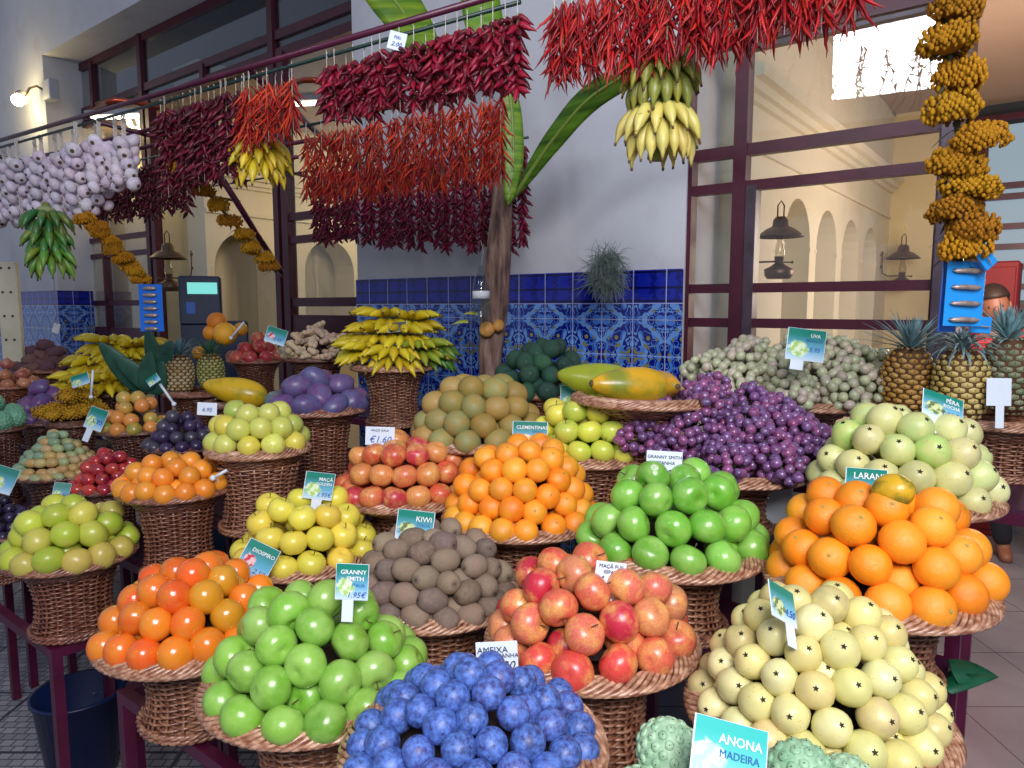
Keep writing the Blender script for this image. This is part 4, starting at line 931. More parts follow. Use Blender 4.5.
# ---------------------------------------------------------------- bananas
def banana_path(L, bend, n=8):
    P = []
    for i in range(n + 1):
        t = i / n; a = bend * (t - .5); R = L / bend
        P.append(Vector((0, R * (math.cos(a) - math.cos(bend / 2)), L * t * .97)))
    return P
def banana_mesh(L=1., w=.12, bend=1.0, col=None, tipc=None, name='banana'):
    g = G(); P = banana_path(L, bend, 10); r = [w * .28, w * .34, w * .75, w, w * 1.06, w * 1.06, w * 1.03, w * .95, w * .72, w * .35, w * .2]
    g.tube(P, r, 7); g.tube([P[-1], P[-1] + (P[-1] - P[-2]) * .5], [w * .24, w * .2], 6, mi=1)
    return g.mesh(name, [M['banana'], M_stem])
me_ban = banana_mesh(); me_banf = banana_mesh(1., .128, 1.0)
def hand(name, loc, cols, label, n, L, spread=2.2, face=-PI / 2, tilt=.5, rows=2, group=None, down=True, parent=None, me=None, cat='bananas', part='banana'):
    """fingers of one hand, fanned round a stub: thing > banana"""
    me = me or me_ban
    if parent: o = parent
    else:
        g = G(); g.ball((0, 0, 0), .03, 8, 6, sc=(1.6, 1, .8)); o = place(name, g.mesh('hand_stub', M_gstem), loc); tag(o, label, cat, group)
    base = Vector((0, 0, 0)) if not parent else Vector(loc)
    for r in range(rows):
        for k in range(n):
            a = face + spread * ((k + .5 * (r % 2)) / max(1, n - 1) - .5); tl = tilt + .3 * r + R_.uniform(-.08, .08)
            d = Vector((math.cos(a) * math.cos(tl), math.sin(a) * math.cos(tl), (-math.sin(tl) if down else math.sin(tl)) * 1.0)).normalized()
            upv = Vector((math.cos(a), math.sin(a), 0)) if tl > .9 else Vector((0, 0, 1))
            z = d; y = (upv - z * upv.dot(z)).normalized(); x = y.cross(z)
            Mx = Matrix((x, y, z)).transposed()
            off = Vector((math.cos(a), math.sin(a), 0)) * .02 + Vector((0, 0, -.028 * r))
            c = R_.choice(cols)
            place(part, me, base + off, Mx.to_euler(), L * R_.uniform(.9, 1.08), parent=o, color=jit(c))
    return o
YB = rgb('#d8c01e', '#e0cc2c', '#cdb41e'); GB = rgb('#3f7a2c', '#4a8a30', '#35682c'); YG = rgb('#8aa02c', '#a8b02c', '#6f962c')
def banana_at(px, py, Y, d, L, col, o, me=None, flip=1):
    d = Vector(d).normalized(); up = Vector((0, -.3, 1)) * flip; y = (up - d * up.dot(d)).normalized(); x = y.cross(d)
    place('banana', me or me_ban, at(px, py, Y) - o.location if o else at(px, py, Y), Matrix((x, y, d)).transposed().to_euler(), L, parent=o, color=jit(col))
# yellow bananas on the tall basket: several hands
bc = BK['banana']['c']
hs = [(-.10, -.06, .05, YB, -2.3, 'yellow banana hand at the left of the tall basket'), (.02, -.10, .05, YB, -1.6, 'yellow banana hand at the front of the tall basket'), (.12, -.04, .06, YG, -1.0, 'half green banana hand at the right of the tall basket'), (.14, .03, .05, rgb('#4f9030', '#6aa030'), -.3, 'green banana hand at the right end of the tall basket'),
      (-.06, -.02, .12, YB, -2.0, 'yellow banana hand in the middle left of the heap'), (.05, -.04, .125, YB, -1.3, 'yellow banana hand in the middle of the heap'), (-.02, .0, .185, YB, -1.9, 'yellow banana hand topmost on the tall basket'), (.07, .03, .17, YB, -.9, 'yellow banana hand high at the right of the heap'), (-.12, .04, .08, YB, -2.9, 'yellow banana hand at the left end of the heap')]
for (dx, dy, dz, cl, fc, lb) in hs:
    hand('banana_hand', bc + Vector((dx * .9, dy * .9 + .02, dz + .02)), cl, lb, 6, .14, 2.1, fc + R_.uniform(-.3, .3), R_.uniform(-.25, .3), 2, 'yellow banana hands on the tall basket', True, me=me_banf)
lc = BK['lbanana']['c']
for (dx, dy, dz, fc, lb) in ((-.1, -.08, .05, -2.3, 'yellow banana hand low at the left of the left heap'), (.02, -.12, .05, -1.6, 'yellow banana hand in front behind the green leaves'), (.1, -.05, .08, -1.0, 'yellow banana hand at the right of the left heap'), (-.08, -.02, .15, -2.2, 'yellow banana hand in the middle of the left heap'), (.04, -.02, .17, -1.4, 'yellow banana hand upper middle of the left heap'), (-.02, .02, .24, -1.9, 'yellow banana hand at the top of the left heap'), (.1, .03, .22, -1.0, 'yellow banana hand high at the right of the left heap'), (-.1, -.14, -.02, -2.0, 'yellow banana hand hanging over the left basket edge')):
    hand('banana_hand', lc + Vector((dx, dy, dz + .02)), YB, lb, 6, .17, 2.1, fc + R_.uniform(-.3, .3), R_.uniform(-.25, .3), 2, 'yellow banana hands on the left basket', True, me=me_banf)
def bunch(px, py, Y, H, name, label, tiers, cols, L, n=8, grp='hanging banana bunches', stalkc='#6f7a30', tail=0, up=.12, tilt=1.0):
    """hanging stalk with whole hands: thing > stalk, hand > banana"""
    top = at(px, py, Y); o = place(name, None, top); tag(o, label, 'bananas', grp)
    g = G(); g.tube([(0, 0, up), (0, 0, 0), (.01, 0, -H * .5), (0, 0, -H), (-.01, 0, -H - tail)], [.012, .016, .024, .022, .018], 8); place('stalk', g.mesh('stalk', plain('banana_stalk', stalkc, .6)), parent=o)
    for t in range(tiers):
        z = -H * (.05 + .72 * t / max(1, tiers - 1 + .0001))
        g = G(); g.ball((0, 0, 0), .028, 8, 6, sc=(1.2, 1.2, .6)); hn = place('banana_hand', g.mesh('hand_stub', M_gstem), (0, 0, z), parent=o)
        hand(None, (0, 0, 0), [cols[min(t, len(cols) - 1)]], None, n, L, 4.6, -PI / 2 + .3 * (t % 2), tilt, 2, parent=hn, me=me_banf)
    return o
bunch(662, 52, 1.62, .145, 'banana_bunch', 'pale yellow banana bunch hanging before the white wall', 2, rgb('#7f8638', '#c9bd66'), .108, 12, tail=.085, tilt=.85)
bunch(46, 208, 2.75, .19, 'banana_bunch', 'green banana bunch hanging below the garlic', 3, rgb('#2f6a34', '#3f7a34', '#5a8c34'), .105, 8, tail=.02, up=.02, tilt=.8)
bunch(259, 138, 2.35, .05, 'banana_bunch', 'small ripe yellow banana bunch hanging under the red chillies', 2, rgb('#c8ac24', '#dcc02c'), .105, 9, up=.02, tilt=.7)
# ---------------------------------------------------------------- grapes
def grape_bunch(key, i, loc, v, L, w, n, me, cols, label, group, r, seed):
    rr = random.Random(seed); o = place('grape_bunch', None, loc); tag(o, label, 'grapes', group)
    v = Vector(v).normalized(); s = v.orthogonal().normalized(); t = v.cross(s)
    pts = []; tries = 0
    while len(pts) < n and tries < n * 60:
        tries += 1; a = rr.random() * 2 * PI; h = rr.random() ** .8; rad = w * (1 - h) ** .45 * math.sqrt(rr.uniform(.55, 1)) * (1 if h > .08 else .7)
        p = v * (L * h) + (s * math.cos(a) + t * math.sin(a)) * rad; p.z *= .85
        if (loc + p).z < BK[key]['c'].z + r * .6 and math.hypot((loc + p).x - BK[key]['c'].x, (loc + p).y - BK[key]['c'].y) < BK[key]['R']: continue
        if all((p - q).length > 1.72 * r for q in pts): pts.append(p)
    g = G(); g.tube([-v * .045 + Vector((0, 0, .02)), (0, 0, 0), v * L * .5, v * L * .85], [.0028, .003, .0022, .0014], 5)
    for p in pts[::3]: g.tube([v * max(0, p.dot(v) - .01), p], [.0012, .0009], 4)
    place('stem', g.mesh('stem', M_gstem), parent=o)
    for p in pts: place('grape', me, p, (rr.uniform(0, 3), rr.uniform(0, 3), 0), r * rr.uniform(.9, 1.1), parent=o, color=jit(rr.choice(cols), .12))
    return o
def grape_pile(key, spots, me, cols, r, L, w, n, nm, seed):
    c = BK[key]['c']; kx = .9 if key == 'redgrape' else 1.0
    for i, (dx, dy, dz, vx, vy, vz, lb) in enumerate(spots):
        dx *= kx; vx *= kx; dz = dz * .8 if dz > .1 else dz
        grape_bunch(key, i, c + Vector((dx, dy, dz)), (vx, vy, vz), L, w, n, me, cols, lb, nm, r, seed + i)
RG = rgb('#5a2050', '#7c2c5c', '#4c2456', '#8c3664', '#6a346c')
grape_pile('redgrape', [(-.16, -.02, .06, -.6, -1, -.25, 'red grape bunch at the left end over the green apples'), (-.03, -.09, .06, -.35, -1, -.2, 'red grape bunch front left with a bare stalk'), (.07, -.09, .06, .15, -1, -.2, 'red grape bunch at the front above the basket rim'), (.14, -.03, .06, .6, -1, -.25, 'red grape bunch front right over the rim'), (.18, .03, .1, 1, -.5, -.3, 'red grape bunch hanging over the right side'),
      (-.17, .06, .11, -1, -.5, -.1, 'red grape bunch left, next to the papayas'), (-.08, .0, .15, -.7, -.8, -.1, 'red grape bunch in the middle left of the heap'), (.03, .0, .15, .1, -1, -.1, 'red grape bunch in the centre of the heap'), (.11, .03, .16, .6, -.8, -.2, 'red grape bunch upper right of the heap'), (-.04, .08, .24, -.3, -.9, -.1, 'topmost red grape bunch of the left summit'), (.06, .1, .2, .7, -.7, 0, 'red grape bunch at the top before the white grapes'), (-.1, .12, .18, -.8, -.4, 0, 'red grape bunch at the upper left before the window')],
      me_fruit['grape'], RG, .0132, .18, .078, 80, 'red grape bunches', 10)
WG = rgb('#a2ac84', '#acb48c', '#a8a68c', '#b0a294')
grape_pile('wgrape', [(-.18, -.04, .06, -.6, -1, -.2, 'white grape bunch at the left end by the red grapes'), (-.07, -.1, .05, -.2, -1, -.2, 'white grape bunch front left of the heap'), (.05, -.1, .05, .1, -1, -.2, 'white grape bunch at the front over the rim'), (.15, -.05, .06, .6, -1, -.2, 'white grape bunch front right beside the pineapple'), (.2, .04, .08, 1, -.5, -.2, 'white grape bunch at the right end of the heap'),
      (-.16, .05, .1, -.9, -.5, -.1, 'white grape bunch upper left of the heap'), (-.05, .0, .13, -.4, -.9, -.1, 'white grape bunch left of the price card'), (.07, .0, .13, .4, -.9, -.1, 'pinkish white grape bunch below the price card'), (.15, .06, .12, .8, -.6, -.1, 'pinkish white grape bunch upper right of the heap'), (0, .08, .17, .1, -.9, 0, 'topmost white grape bunch behind the card'), (-.12, .1, .17, -.5, -.8, 0, 'white grape bunch high at the left by the window frame'), (.1, .1, .18, .5, -.8, 0, 'white grape bunch high right of the price card'), (.2, .1, .14, .8, -.6, 0, 'white grape bunch at the far right by the pineapples'), (-.2, .08, .12, -1, -.4, 0, 'small white grape bunch furthest left behind the red grapes')],
      me_fruit['wgrape'], WG, .0155, .19, .08, 60, 'white grape bunches', 40)
# physalis / dried flower heads
def flower_head(g, c, r, seed, flat=.45, n=150):
    rr = random.Random(seed)
    g.ball(c, r * .8, 10, 6, sc=(1, 1, flat * .8))
    for k in range(n):
        z = 1 - 1.7 * (k + .5) / n; a = k * 2.39996; s = math.sqrt(max(0, 1 - z * z)); q = Vector((s * math.cos(a), s * math.sin(a), z * flat)) * r * rr.uniform(.85, 1.05) * (1 + .15 * math.sin(3 * a + seed))
        g.ball(Vector(c) + q, r * .105 * rr.uniform(.7, 1.2), 5, 3)
def fmat(name, c, c2): return fruit(name, c2, .7, 30, .4, .6, rough=.8, coat=0, spec=.2)
M_imm = fmat('dried_yellow_flowers', '#b07c14', '#7a5210')
c = BK['physalis']['c']
PH = None
for i in range(16):
    if PH is None:
        g = G(); flower_head(g, (0, 0, 0), 1, 3, .8, 90); PH = g.mesh('dried_fruit_cluster', M_imm)
    a = i * 2.4; rr_ = .03 * math.sqrt(i) * 1.1
    solo('dried_fruit_cluster', PH, 'dried fruit', ['dried yellow cluster at the top of the low tray', 'dried yellow cluster in the middle of the tray', 'dried yellow cluster beside the purple mangoes', 'dried yellow cluster behind the white price stick', 'dried yellow cluster near the granadillas'][min(i, 4)] if i < 4 else 'dried yellow cluster in the low tray beside the granadillas', c + Vector((rr_ * math.cos(a), rr_ * math.sin(a) * .9, .06 - .1 * rr_ + (.06 if i < 4 else 0))), (0, 0, i), .042, hexc('#d0a22c'), 'dried yellow clusters in the low tray')
# ---------------------------------------------------------------- hanging rack
RD_ = Vector((-.8347, .5507, 0))             # direction of the rods, away to the left
RODZ = at(520, 2, 1.73).z
def rodpt(i, t, dz=0):
    s = {1: Vector((.0194, 1.73, 0)), 2: Vector((.042, 2.30, 0)), 3: Vector((.0676, 3.05, 0)), 0: Vector((.06, 1.62, 0))}[i]
    return s + RD_ * t + Vector((0, 0, RODZ + dz))
def t_of(i, px):
    """t along rod i where it crosses pixel column px"""
    s = rodpt(i, 0); k = (px - 512) / F * 1.0
    # depth uses FWD
    a = s.x - k * ((s.y) * math.cos(PHI) + (1.6 - s.z) * math.sin(PHI)); b = RD_.x - k * RD_.y * math.cos(PHI)
    return -a / b
M_rod = plain('dark_green_rod', '#12302c', .4); M_copper = plain('copper_hook', '#8a3a22', .3, metal=.6)
rk = place('hanging_rack', None, rodpt(1, 0)); tag(rk, 'purple-red steel rack with dark green rods above the stall', 'rack')
def rackpart(nm, pts, r, m, n=8):
    g = G(); g.tube([Vector(p) - rk.location for p in pts], r, n); return place(nm, g.mesh(nm, m), parent=rk)
for i, t0, t1 in ((1, -.0, 3.0), (2, 0, 3.1), (3, 0, 2.2)): rackpart('rod', [rodpt(i, t0), rodpt(i, t1)], .0055, M_rod)
rackpart('rod', [rodpt(1, -.06) + Vector((.0, 0, 0)), rodpt(1, -1.0)], .0055, M_rod)
for dy, dz, t0, t1 in ((.0, .03, .0, 3.3), (.28, .02, 1.0, 3.3), (.42, .0, 1.0, 3.3), (.72, -.02, 1.0, 3.1), (.95, -.02, 1.2, 2.9)):
    p0 = rodpt(1, t0) - RD_.cross(Vector((0, 0, 1))) * dy * -1 * 0 + Vector((0, dy, dz)); p1 = p0 + RD_ * (t1 - t0)
    rackpart('frame_tube', [p0, p1], .009, M_red)
rackpart('frame_tube', [rodpt(1, 3.3, .03), rodpt(2, 3.35, .0)], .013, M_red)
rackpart('frame_tube', [rodpt(1, 1.0, .03), rodpt(1, 1.0, .02) + Vector((0, .95, 0))], .011, M_red)
rackpart('hook', [at(106, 103, 2.75), at(115, 100, 2.76), at(135, 102, 2.8), at(160, 108, 2.85)], .010, M_copper)
rackpart('hook', [at(297, 82, 2.45), at(305, 80, 2.42), at(315, 80, 2.4), at(325, 84, 2.4)], .010, M_copper)
pb = at(281, 272, 4.55); pt = at(205, 152, 4.0)
rackpart('brace', [pb, pt], .018, M_red); rackpart('brace', [pt, rodpt(2, 1.9, -.01)], .014, M_red)
# ceiling hangers keep the rack up
for t in (2.0, 3.05):
    e = rodpt(2, t); qq = (e - W0).dot(NV); rackpart('wall_arm', [rodpt(1, t, .02), e - NV * qq], .009, M_red)
# ---------------------------------------------------------------- chillies
def chilli_mesh(L, w, bend, seed, n=6):
    g = G(); rr = random.Random(seed); P = []; R = []
    for i in range(n + 1):
        t = i / n; P.append(Vector((bend * t * t * .35 + rr.uniform(-.03, .03) * t, rr.uniform(-.03, .03) * t, t)) * L)
        R.append(w * (.5 if i == 0 else (1 - .15 * t) * (1 - max(0, t - .55) / .45 * .92)))
    g.tube(P, R, 5, squash=.8); g.tube([(0, 0, -.13 * L), (0, 0, .02 * L)], [w * .16, w * .3], 4, mi=1); return g.mesh('chilli', [M['chilli'], M_gstem])
CH_long = [chilli_mesh(.064, .004, b, k) for k, b in enumerate((.3, -.4, .8, 0))]
CH_fat = [chilli_mesh(.043, .0082, b, 10 + k) for k, b in enumerate((.3, -.3, .6, 0))]
M_string = plain('pale_string', '#c8c0b8', .7)
def strand_set(L, meshes, dens, tilt, seed, rad):
    """list of (mesh, loc, euler) for one strand hanging down length L"""
    rr = random.Random(seed); out = []; z = -.03; k = 0
    while z > -L + .03:
        a = k * 2.4 + rr.uniform(-.4, .4); tl = tilt + rr.uniform(-.35, .35)
        d = Vector((math.cos(a) * math.cos(tl), math.sin(a) * math.cos(tl), -math.sin(tl)))
        out.append((rr.choice(meshes), Vector((math.cos(a), math.sin(a), 0)) * rad + Vector((0, 0, z)), q_toward(d, rr.uniform(0, 6)).to_euler()))
        z -= dens * rr.uniform(.7, 1.3); k += 1
    return out
NCH = [0]
def strands(i, px0, px1, n, L0, L1, meshes, cols, dens, tilt, where, look, grp, jitter=.02, rows=1, rad=.003, off=(0, 0, 0)):
    ta, tb = t_of(i, px0), t_of(i, px1)
    for k in range(n):
        f = (k + .5) / n; t = ta + (tb - ta) * f; L = (L0 + (L1 - L0) * f) * R_.uniform(.92, 1.06)
        p = rodpt(i, t) + Vector((R_.uniform(-1, 1) * jitter * .3, R_.uniform(-1, 1) * jitter, 0)) + Vector(off)
        o = place('chilli_strand', None, p)
        lb = f'{look} strand, {ORD[min(k, 19)]} from left {where}' if k < 20 else f'{look} strand, {ORD[n - 1 - k]} from the right end {where}'
        tag(o, lb, 'chillies', grp)
        g = G(); g.tube([(0, 0, .012), (0, 0, -L * .5), (0, 0, -L)], .0011, 4)
        g.tube([(0, .0, .012), (0, .008, .008), (0, .008, -.008), (0, 0, -.012)], .001, 4); place('string', g.mesh('string', M_string), parent=o)
        for (m, loc, eu) in strand_set(L, meshes, dens, tilt, NCH[0] * 7 + k, rad):
            place('chilli', m, loc, eu, R_.uniform(.85, 1.15), parent=o, color=jit(R_.choice(cols), .15))
        NCH[0] += 1
DR = rgb('#6e0c22', '#800f2a', '#520a1c', '#901632'); RO = rgb('#aa2016', '#c03418', '#921818', '#d2441c', '#a4241a'); RR = rgb('#8e1018', '#a8181c', '#7a0e18', '#b82a20'); DP = rgb('#560a22', '#660e2a', '#44081c'); DP2 = rgb('#6e0c30', '#80123a', '#5a0a26')
strands(1, 322, 524, 19, .2, .22, CH_fat, DR, .0042, .75, 'of the upper front cluster', 'dark red chilli', 'dark chilli strands of the upper front cluster')
strands(2, 303, 506, 24, .30, .30, CH_long, RO, .0048, 1.05, 'of the orange red middle cluster', 'orange red chilli', 'orange red chilli strands of the middle cluster')
strands(3, 310, 527, 26, .38, .50, CH_fat, DP2, .0052, .8, 'of the lowest dark cluster', 'purplish dark chilli', 'dark chilli strands of the lowest cluster', off=(0, 0, -.0))
strands(1, 157, 238, 13, .31, .31, CH_fat, DP, .006, .75, 'of the dark cluster over the doorway', 'very dark red chilli', 'dark chilli strands over the doorway')
strands(1, 238, 296, 10, .23, .19, CH_long, RO, .0052, 1.0, 'above the small yellow bananas', 'bright red chilli', 'bright red chilli strands above the yellow bananas')
strands(2, 62, 188, 24, .27, .30, CH_fat, DP, .0068, .75, 'of the dark cluster beside the garlic', 'blackish red chilli', 'dark chilli strands beside the garlic')
strands(1, 548, 872, 26, .20, .205, CH_long, RR, .0036, 1.1, 'of the red cluster above the right window', 'red chilli', 'red chilli strands above the right window')
# ---------------------------------------------------------------- garlic
def garlic_mesh():
    def fn(p, a):
        k = 1 + .07 * abs(math.sin(3.5 * a)) * (1 if p.z < .7 else 0); return Vector((p.x * k, p.y * k, p.z))
    pr = [(.001, -.72), (.3, -.76), (.62, -.62), (.92, -.3), (1.0, 0), (.9, .34), (.62, .62), (.32, .82), (.16, 1.0), (.11, 1.3), (.13, 1.7), (.001, 1.72)]
    g = G(); g.lathe(pr, 14, fn=fn); g.lathe([(.001, -.78), (.2, -.82), (.3, -.76)][::-1], 10, mi=1); return g.mesh('garlic_bulb', [M['garlic'], M_stem])
me_gar = garlic_mesh()
def garlic_braid(px, L, k, i=1, n=15):
    p = rodpt(i, t_of(i, px)) + Vector((0, R_.uniform(-.03, .05), 0)); o = place('garlic_braid', None, p)
    tag(o, f'garlic braid, {ORD[k]} from the left end of the garlic row', 'garlic', 'garlic braids at the left of the rack')
    g = G(); st = .085
    for ph in (0, 2.1, 4.2): g.tube([Vector((.006 * math.cos(q * 1.3 + ph), .006 * math.sin(q * 1.3 + ph), .01 - L * q / 24)) for q in range(25)], .0032, 5)
    place('braided_stalk', g.mesh('braided_stalk', M_string), parent=o)
    for q in range(n):
        z = -st - (L - st) * q / (n - 1); a = q * 2.2 + k; d = Vector((math.cos(a), math.sin(a), -.55 + R_.uniform(-.2, .2))).normalized()
        place('garlic_bulb', me_gar, Vector((math.cos(a), math.sin(a), 0)) * .03 + Vector((0, 0, z)), q_toward(-d, q).to_euler(), .026 * R_.uniform(.85, 1.12), parent=o, color=jit(hexc('#e0d6e0'), .1))
for k in range(14):
    f = k / 13; px = -12 + 130 * f
    garlic_braid(px, .34 - .06 * abs(f - .4) - (.0 if f < .8 else .06), k)
# ---------------------------------------------------------------- dried yellow flower ropes
FH = []
for s_ in range(4):
    g = G(); flower_head(g, (0, 0, 0), 1, s_, .5, 190); FH.append(g.mesh('flower_head', M_imm))
M_leafd = plain('dried_leaf', '#3f4a34', .8, nz=.4)
def flower_rope(pts, name_label, r, n, wob, cnt, cols=rgb('#b07a12', '#a87018', '#bb8818'), hang=None):
    base = Vector(pts[0]); o = place('flower_rope', None, base); tag(o, name_label, 'dried flowers', 'hanging ropes of dried yellow flowers')
    P = [Vector(p) - base for p in pts]
    g = G(); g.tube(P, .006, 5)
    if hang: g.tube([P[0], Vector(hang) - base], .002, 4)
    rr = random.Random(cnt)
    for k in range(26):
        t = rr.random() * (len(P) - 1); i = int(t); p = P[i].lerp(P[i + 1], t - i); a = rr.uniform(0, 6.28)
        leaf_strip(g, p, (math.cos(a), math.sin(a), -.6), (0, 0, 1), r * 1.2, r * .14, .5, n=3)
    place('rope_stem', g.mesh('rope_stem', M_leafd), parent=o)
    for k in range(n):
        t = (k + .3) / n * (len(P) - 1); i = int(t); p = P[i].lerp(P[min(i + 1, len(P) - 1)], t - i)
        q = p + Vector((wob * (1 if k % 2 else -1) * rr.uniform(.5, 1), -.02 + rr.uniform(-.02, .01), 0))
        place('flower_head', FH[k % 4], q, (rr.uniform(-.2, .2), rr.uniform(-.2, .2), rr.uniform(0, 6)), (r * rr.uniform(.85, 1.1), r * rr.uniform(.8, 1.0), r * rr.uniform(1.05, 1.35)), parent=o, color=jit(rr.choice(cols)))
    return o
flower_rope([at(946, -30, 1.45), at(950, 60, 1.46), at(960, 150, 1.48), at(956, 210, 1.5), at(960, 262, 1.52)], 'long rope of dried yellow flowers hanging before the right window', .05, 11, .018, 1)
flower_rope([at(180, 165, 2.55), at(205, 190, 2.6), at(235, 225, 2.7), at(262, 255, 2.8), at(276, 272, 2.85)], 'slanting rope of dried yellow flowers beside the diagonal brace', .042, 9, .012, 2, hang=rodpt(1, t_of(1, 178)))
flower_rope([at(88, 218, 2.8), at(112, 240, 2.85), at(132, 265, 2.9), at(148, 284, 2.95)], 'slanting rope of dried flowers ending at the left blue card', .04, 9, .008, 3, hang=rodpt(2, t_of(2, 84)))
# ---------------------------------------------------------------- blue cards with small pocket knives
M_blue = plain('bright_blue_card', '#1f8fe0', .3, nz=.08); M_blue2 = plain('deep_blue_card', '#1668d0', .3, nz=.08); M_silver = plain('silver_brown_handle', '#a8968c', .3, metal=.4, nz=.3, scale=60); M_sdark = plain('dark_blade_edge', '#3c2c34', .4)
def knife_card(c, w, h, n, label, mat, rot=(0, 0, 0), ks=.8, txt=False):
    o = place('souvenir_card', None, c, rot); tag(o, label, 'card', None)
    g = G(); g.box((-w / 2, 0, -h / 2), (w / 2, .003, h / 2), bev=.001); place('card', g.mesh('card', mat), parent=o)
    for k in range(n):
        z = h / 2 - h * (k + .6) / n
        g = G(); L = w * ks
        g.tube([(-L / 2, -.004, z), (-L * .4, -.006, z), (-L * .1, -.007, z + .001), (L * .25, -.007, z), (L * .42, -.005, z), (L / 2, -.004, z)], [h * .006, h * .03, h * .042, h * .042, h * .028, h * .006], 8)
        g.tube([(-L * .45, -.003, z + h * .02), (0, -.003, z + h * .034), (L * .4, -.003, z + h * .02)], h * .01, 5, mi=1)
        place('pocket_knife', g.mesh('pocket_knife', [M_silver, M_sdark]), parent=o)
    return o
knife_card(at(965, 294, 1.5), .088, .135, 4, 'bright blue card of small pocket knives under the flower rope at the right', M_blue, (0, .02, .12))
knife_card(at(950, 297, 1.53), .05, .15, 2, 'narrow blue card edge behind the right knife card', M_blue2, (0, .03, .3), .3)
knife_card(at(981, 325, 1.54), .05, .035, 1, 'small blue card bottom with one knife below the right card', M_blue, (0, .05, .1))
knife_card(at(984, 254, 1.47), .065, .03, 1, 'tilted blue card with a knife at the end of the flower rope', M_blue, (0, .85, .1), .9)
knife_card(at(151, 308, 2.9), .098, .19, 7, 'deep blue card of small knives hanging at the left window', M_blue2, (0, 0, -.05), .6)
# ---------------------------------------------------------------- banana plant leaves
def bleaf(pts, w, label, c1, c2, n=None, side=(0, 0, 0), twist=.0, fold=.15):
    P = [Vector(p) for p in pts]; base = P[0].copy(); m = 22; C2 = []
    for k in range(m + 1):
        t = k / m * (len(P) - 1); i = min(int(t), len(P) - 2); C2.append(P[i].lerp(P[i + 1], t - i) - base)
    for _ in range(3): C2 = [C2[0]] + [(C2[i - 1] + C2[i] * 2 + C2[i + 1]) / 4 for i in range(1, m)] + [C2[-1]]
    g = G(); V = []; sd = Vector(side).normalized()
    for k, p in enumerate(C2):
        t = k / m; ww = w * max(.02, (math.sin(PI * min(1, max(0, (t - .02) / .98))) ** .5)); 
        nrm = Vector((0, -1, 0))
        for j in range(-3, 4): V.append(p + sd * (ww * j / 3) + nrm * (-fold * w * abs(j / 3) ** 1.5 + .004 * math.sin(k * 1.9 + j)))
    f = [(k * 7 + j, k * 7 + j + 1, (k + 1) * 7 + j + 1, (k + 1) * 7 + j) for k in range(m) for j in range(6)]
    g.add(V, f); mt = NT(label[:20]); co = mt.coord(); st = mt.noise(mt.scale(co, (1.5, 1.5, 30)), 1.5, 2)
    mt.set(color=mt.mix(mt.rng(st, .35, .65), hexc(c1), hexc(c2)), rough=.4); mt.b.inputs['Subsurface Weight'].default_value = .0
    tr = mt.n('ShaderNodeBsdfTranslucent'); tr.inputs[0].default_value = (*hexc(c2), 1); mx = mt.n('ShaderNodeMixShader'); mx.inputs[0].default_value = .3; mt.l(mt.b.outputs[0], mx.inputs[1]); mt.l(tr.outputs[0], mx.inputs[2]); mt.l(mx.outputs[0], mt.out.inputs[0])
    o = place('banana_leaf', g.mesh('banana_leaf', mt.m), base); tag(o, label, 'banana leaf', 'banana leaves on the white wall')
    mo = o.modifiers.new('s', 'SOLIDIFY'); mo.thickness = .002
    g = G(); g.tube(C2, [.009 * (1 - .8 * k / m) + .001 for k in range(m + 1)], 6); place('midrib', g.mesh('midrib', plain('leaf_midrib', '#7c9440', .5)), parent=o)
    return o
bleaf([at(300, -70, 2.75), at(370, -30, 2.75), at(410, 20, 2.7), at(440, 70, 2.65)], .085, 'broad yellow green banana leaf above the price tag', '#9ab828', '#54861e', side=(.6, .1, .7))
bleaf([at(470, -60, 2.8), at(482, 10, 2.8), at(488, 60, 2.8)], .075, 'banana leaf dropping behind the upper dark chillies', '#86b428', '#5f9a20', side=(1, .1, 0))
bleaf([at(505, 60, 2.9), at(512, 110, 2.88), at(514, 160, 2.87), at(508, 205, 2.86)], .042, 'banana leaf hanging beside the ends of the rods', '#9cc03c', '#4f8a20', side=(1, .2, -.05))
bleaf([at(512, 200, 2.95), at(545, 150, 2.8), at(585, 100, 2.6), at(640, 65, 2.35), at(700, 40, 2.1)], .048, 'arching banana leaf below the right red chillies', '#6c9a2c', '#345e18', side=(-.45, .2, .8))
# ---------------------------------------------------------------- trunk, bottle, air plant
g = G(); pts = [at(487, 440, 3.0), at(488, 400, 3.0), at(492, 350, 3.0), at(495, 300, 3.0), at(498, 250, 3.0), at(503, 210, 3.02), at(507, 120, 3.05)]
g.tube([p + Vector((.008 * math.sin(i * 2), 0, 0)) for i, p in enumerate(pts)], [.05, .048, .05, .055, .05, .045, .04], 12)
for v in range(len(g.v)): a = mnoise.noise(Vector(g.v[v]) * 9) * .012; g.v[v] = (g.v[v][0] + a, g.v[v][1], g.v[v][2])
def bark():
    m = NT('trunk_bark'); co = m.coord(); f = m.noise(m.scale(co, (26, 26, 4)), 1.6, 4, .6); m.set(color=m.ramp(f, [(.3, hexc('#3f2f2c')), (.5, hexc('#7c5f54')), (.7, hexc('#a08878'))]), rough=.85); m.bump(f, .8, .012); return m.m
tr_ = place('tree', g.mesh('tree_stem', bark())); tag(tr_, 'slim grey brown tree trunk standing before the blue tiles', 'tree trunk')
g = G(); g.tube([Vector((0, 0, 0)), Vector((0, -.03, .012))], [.034, .03], 9); g.tube([Vector((.045, 0, .012)), Vector((.05, -.03, .03))], [.026, .022], 8)
place('cut_branch', g.mesh('cut_branch', plain('fresh_cut_wood', '#c8924a', .6, nz=.25, scale=40)), at(487, 331, 2.95), parent=tr_)
ly = G()
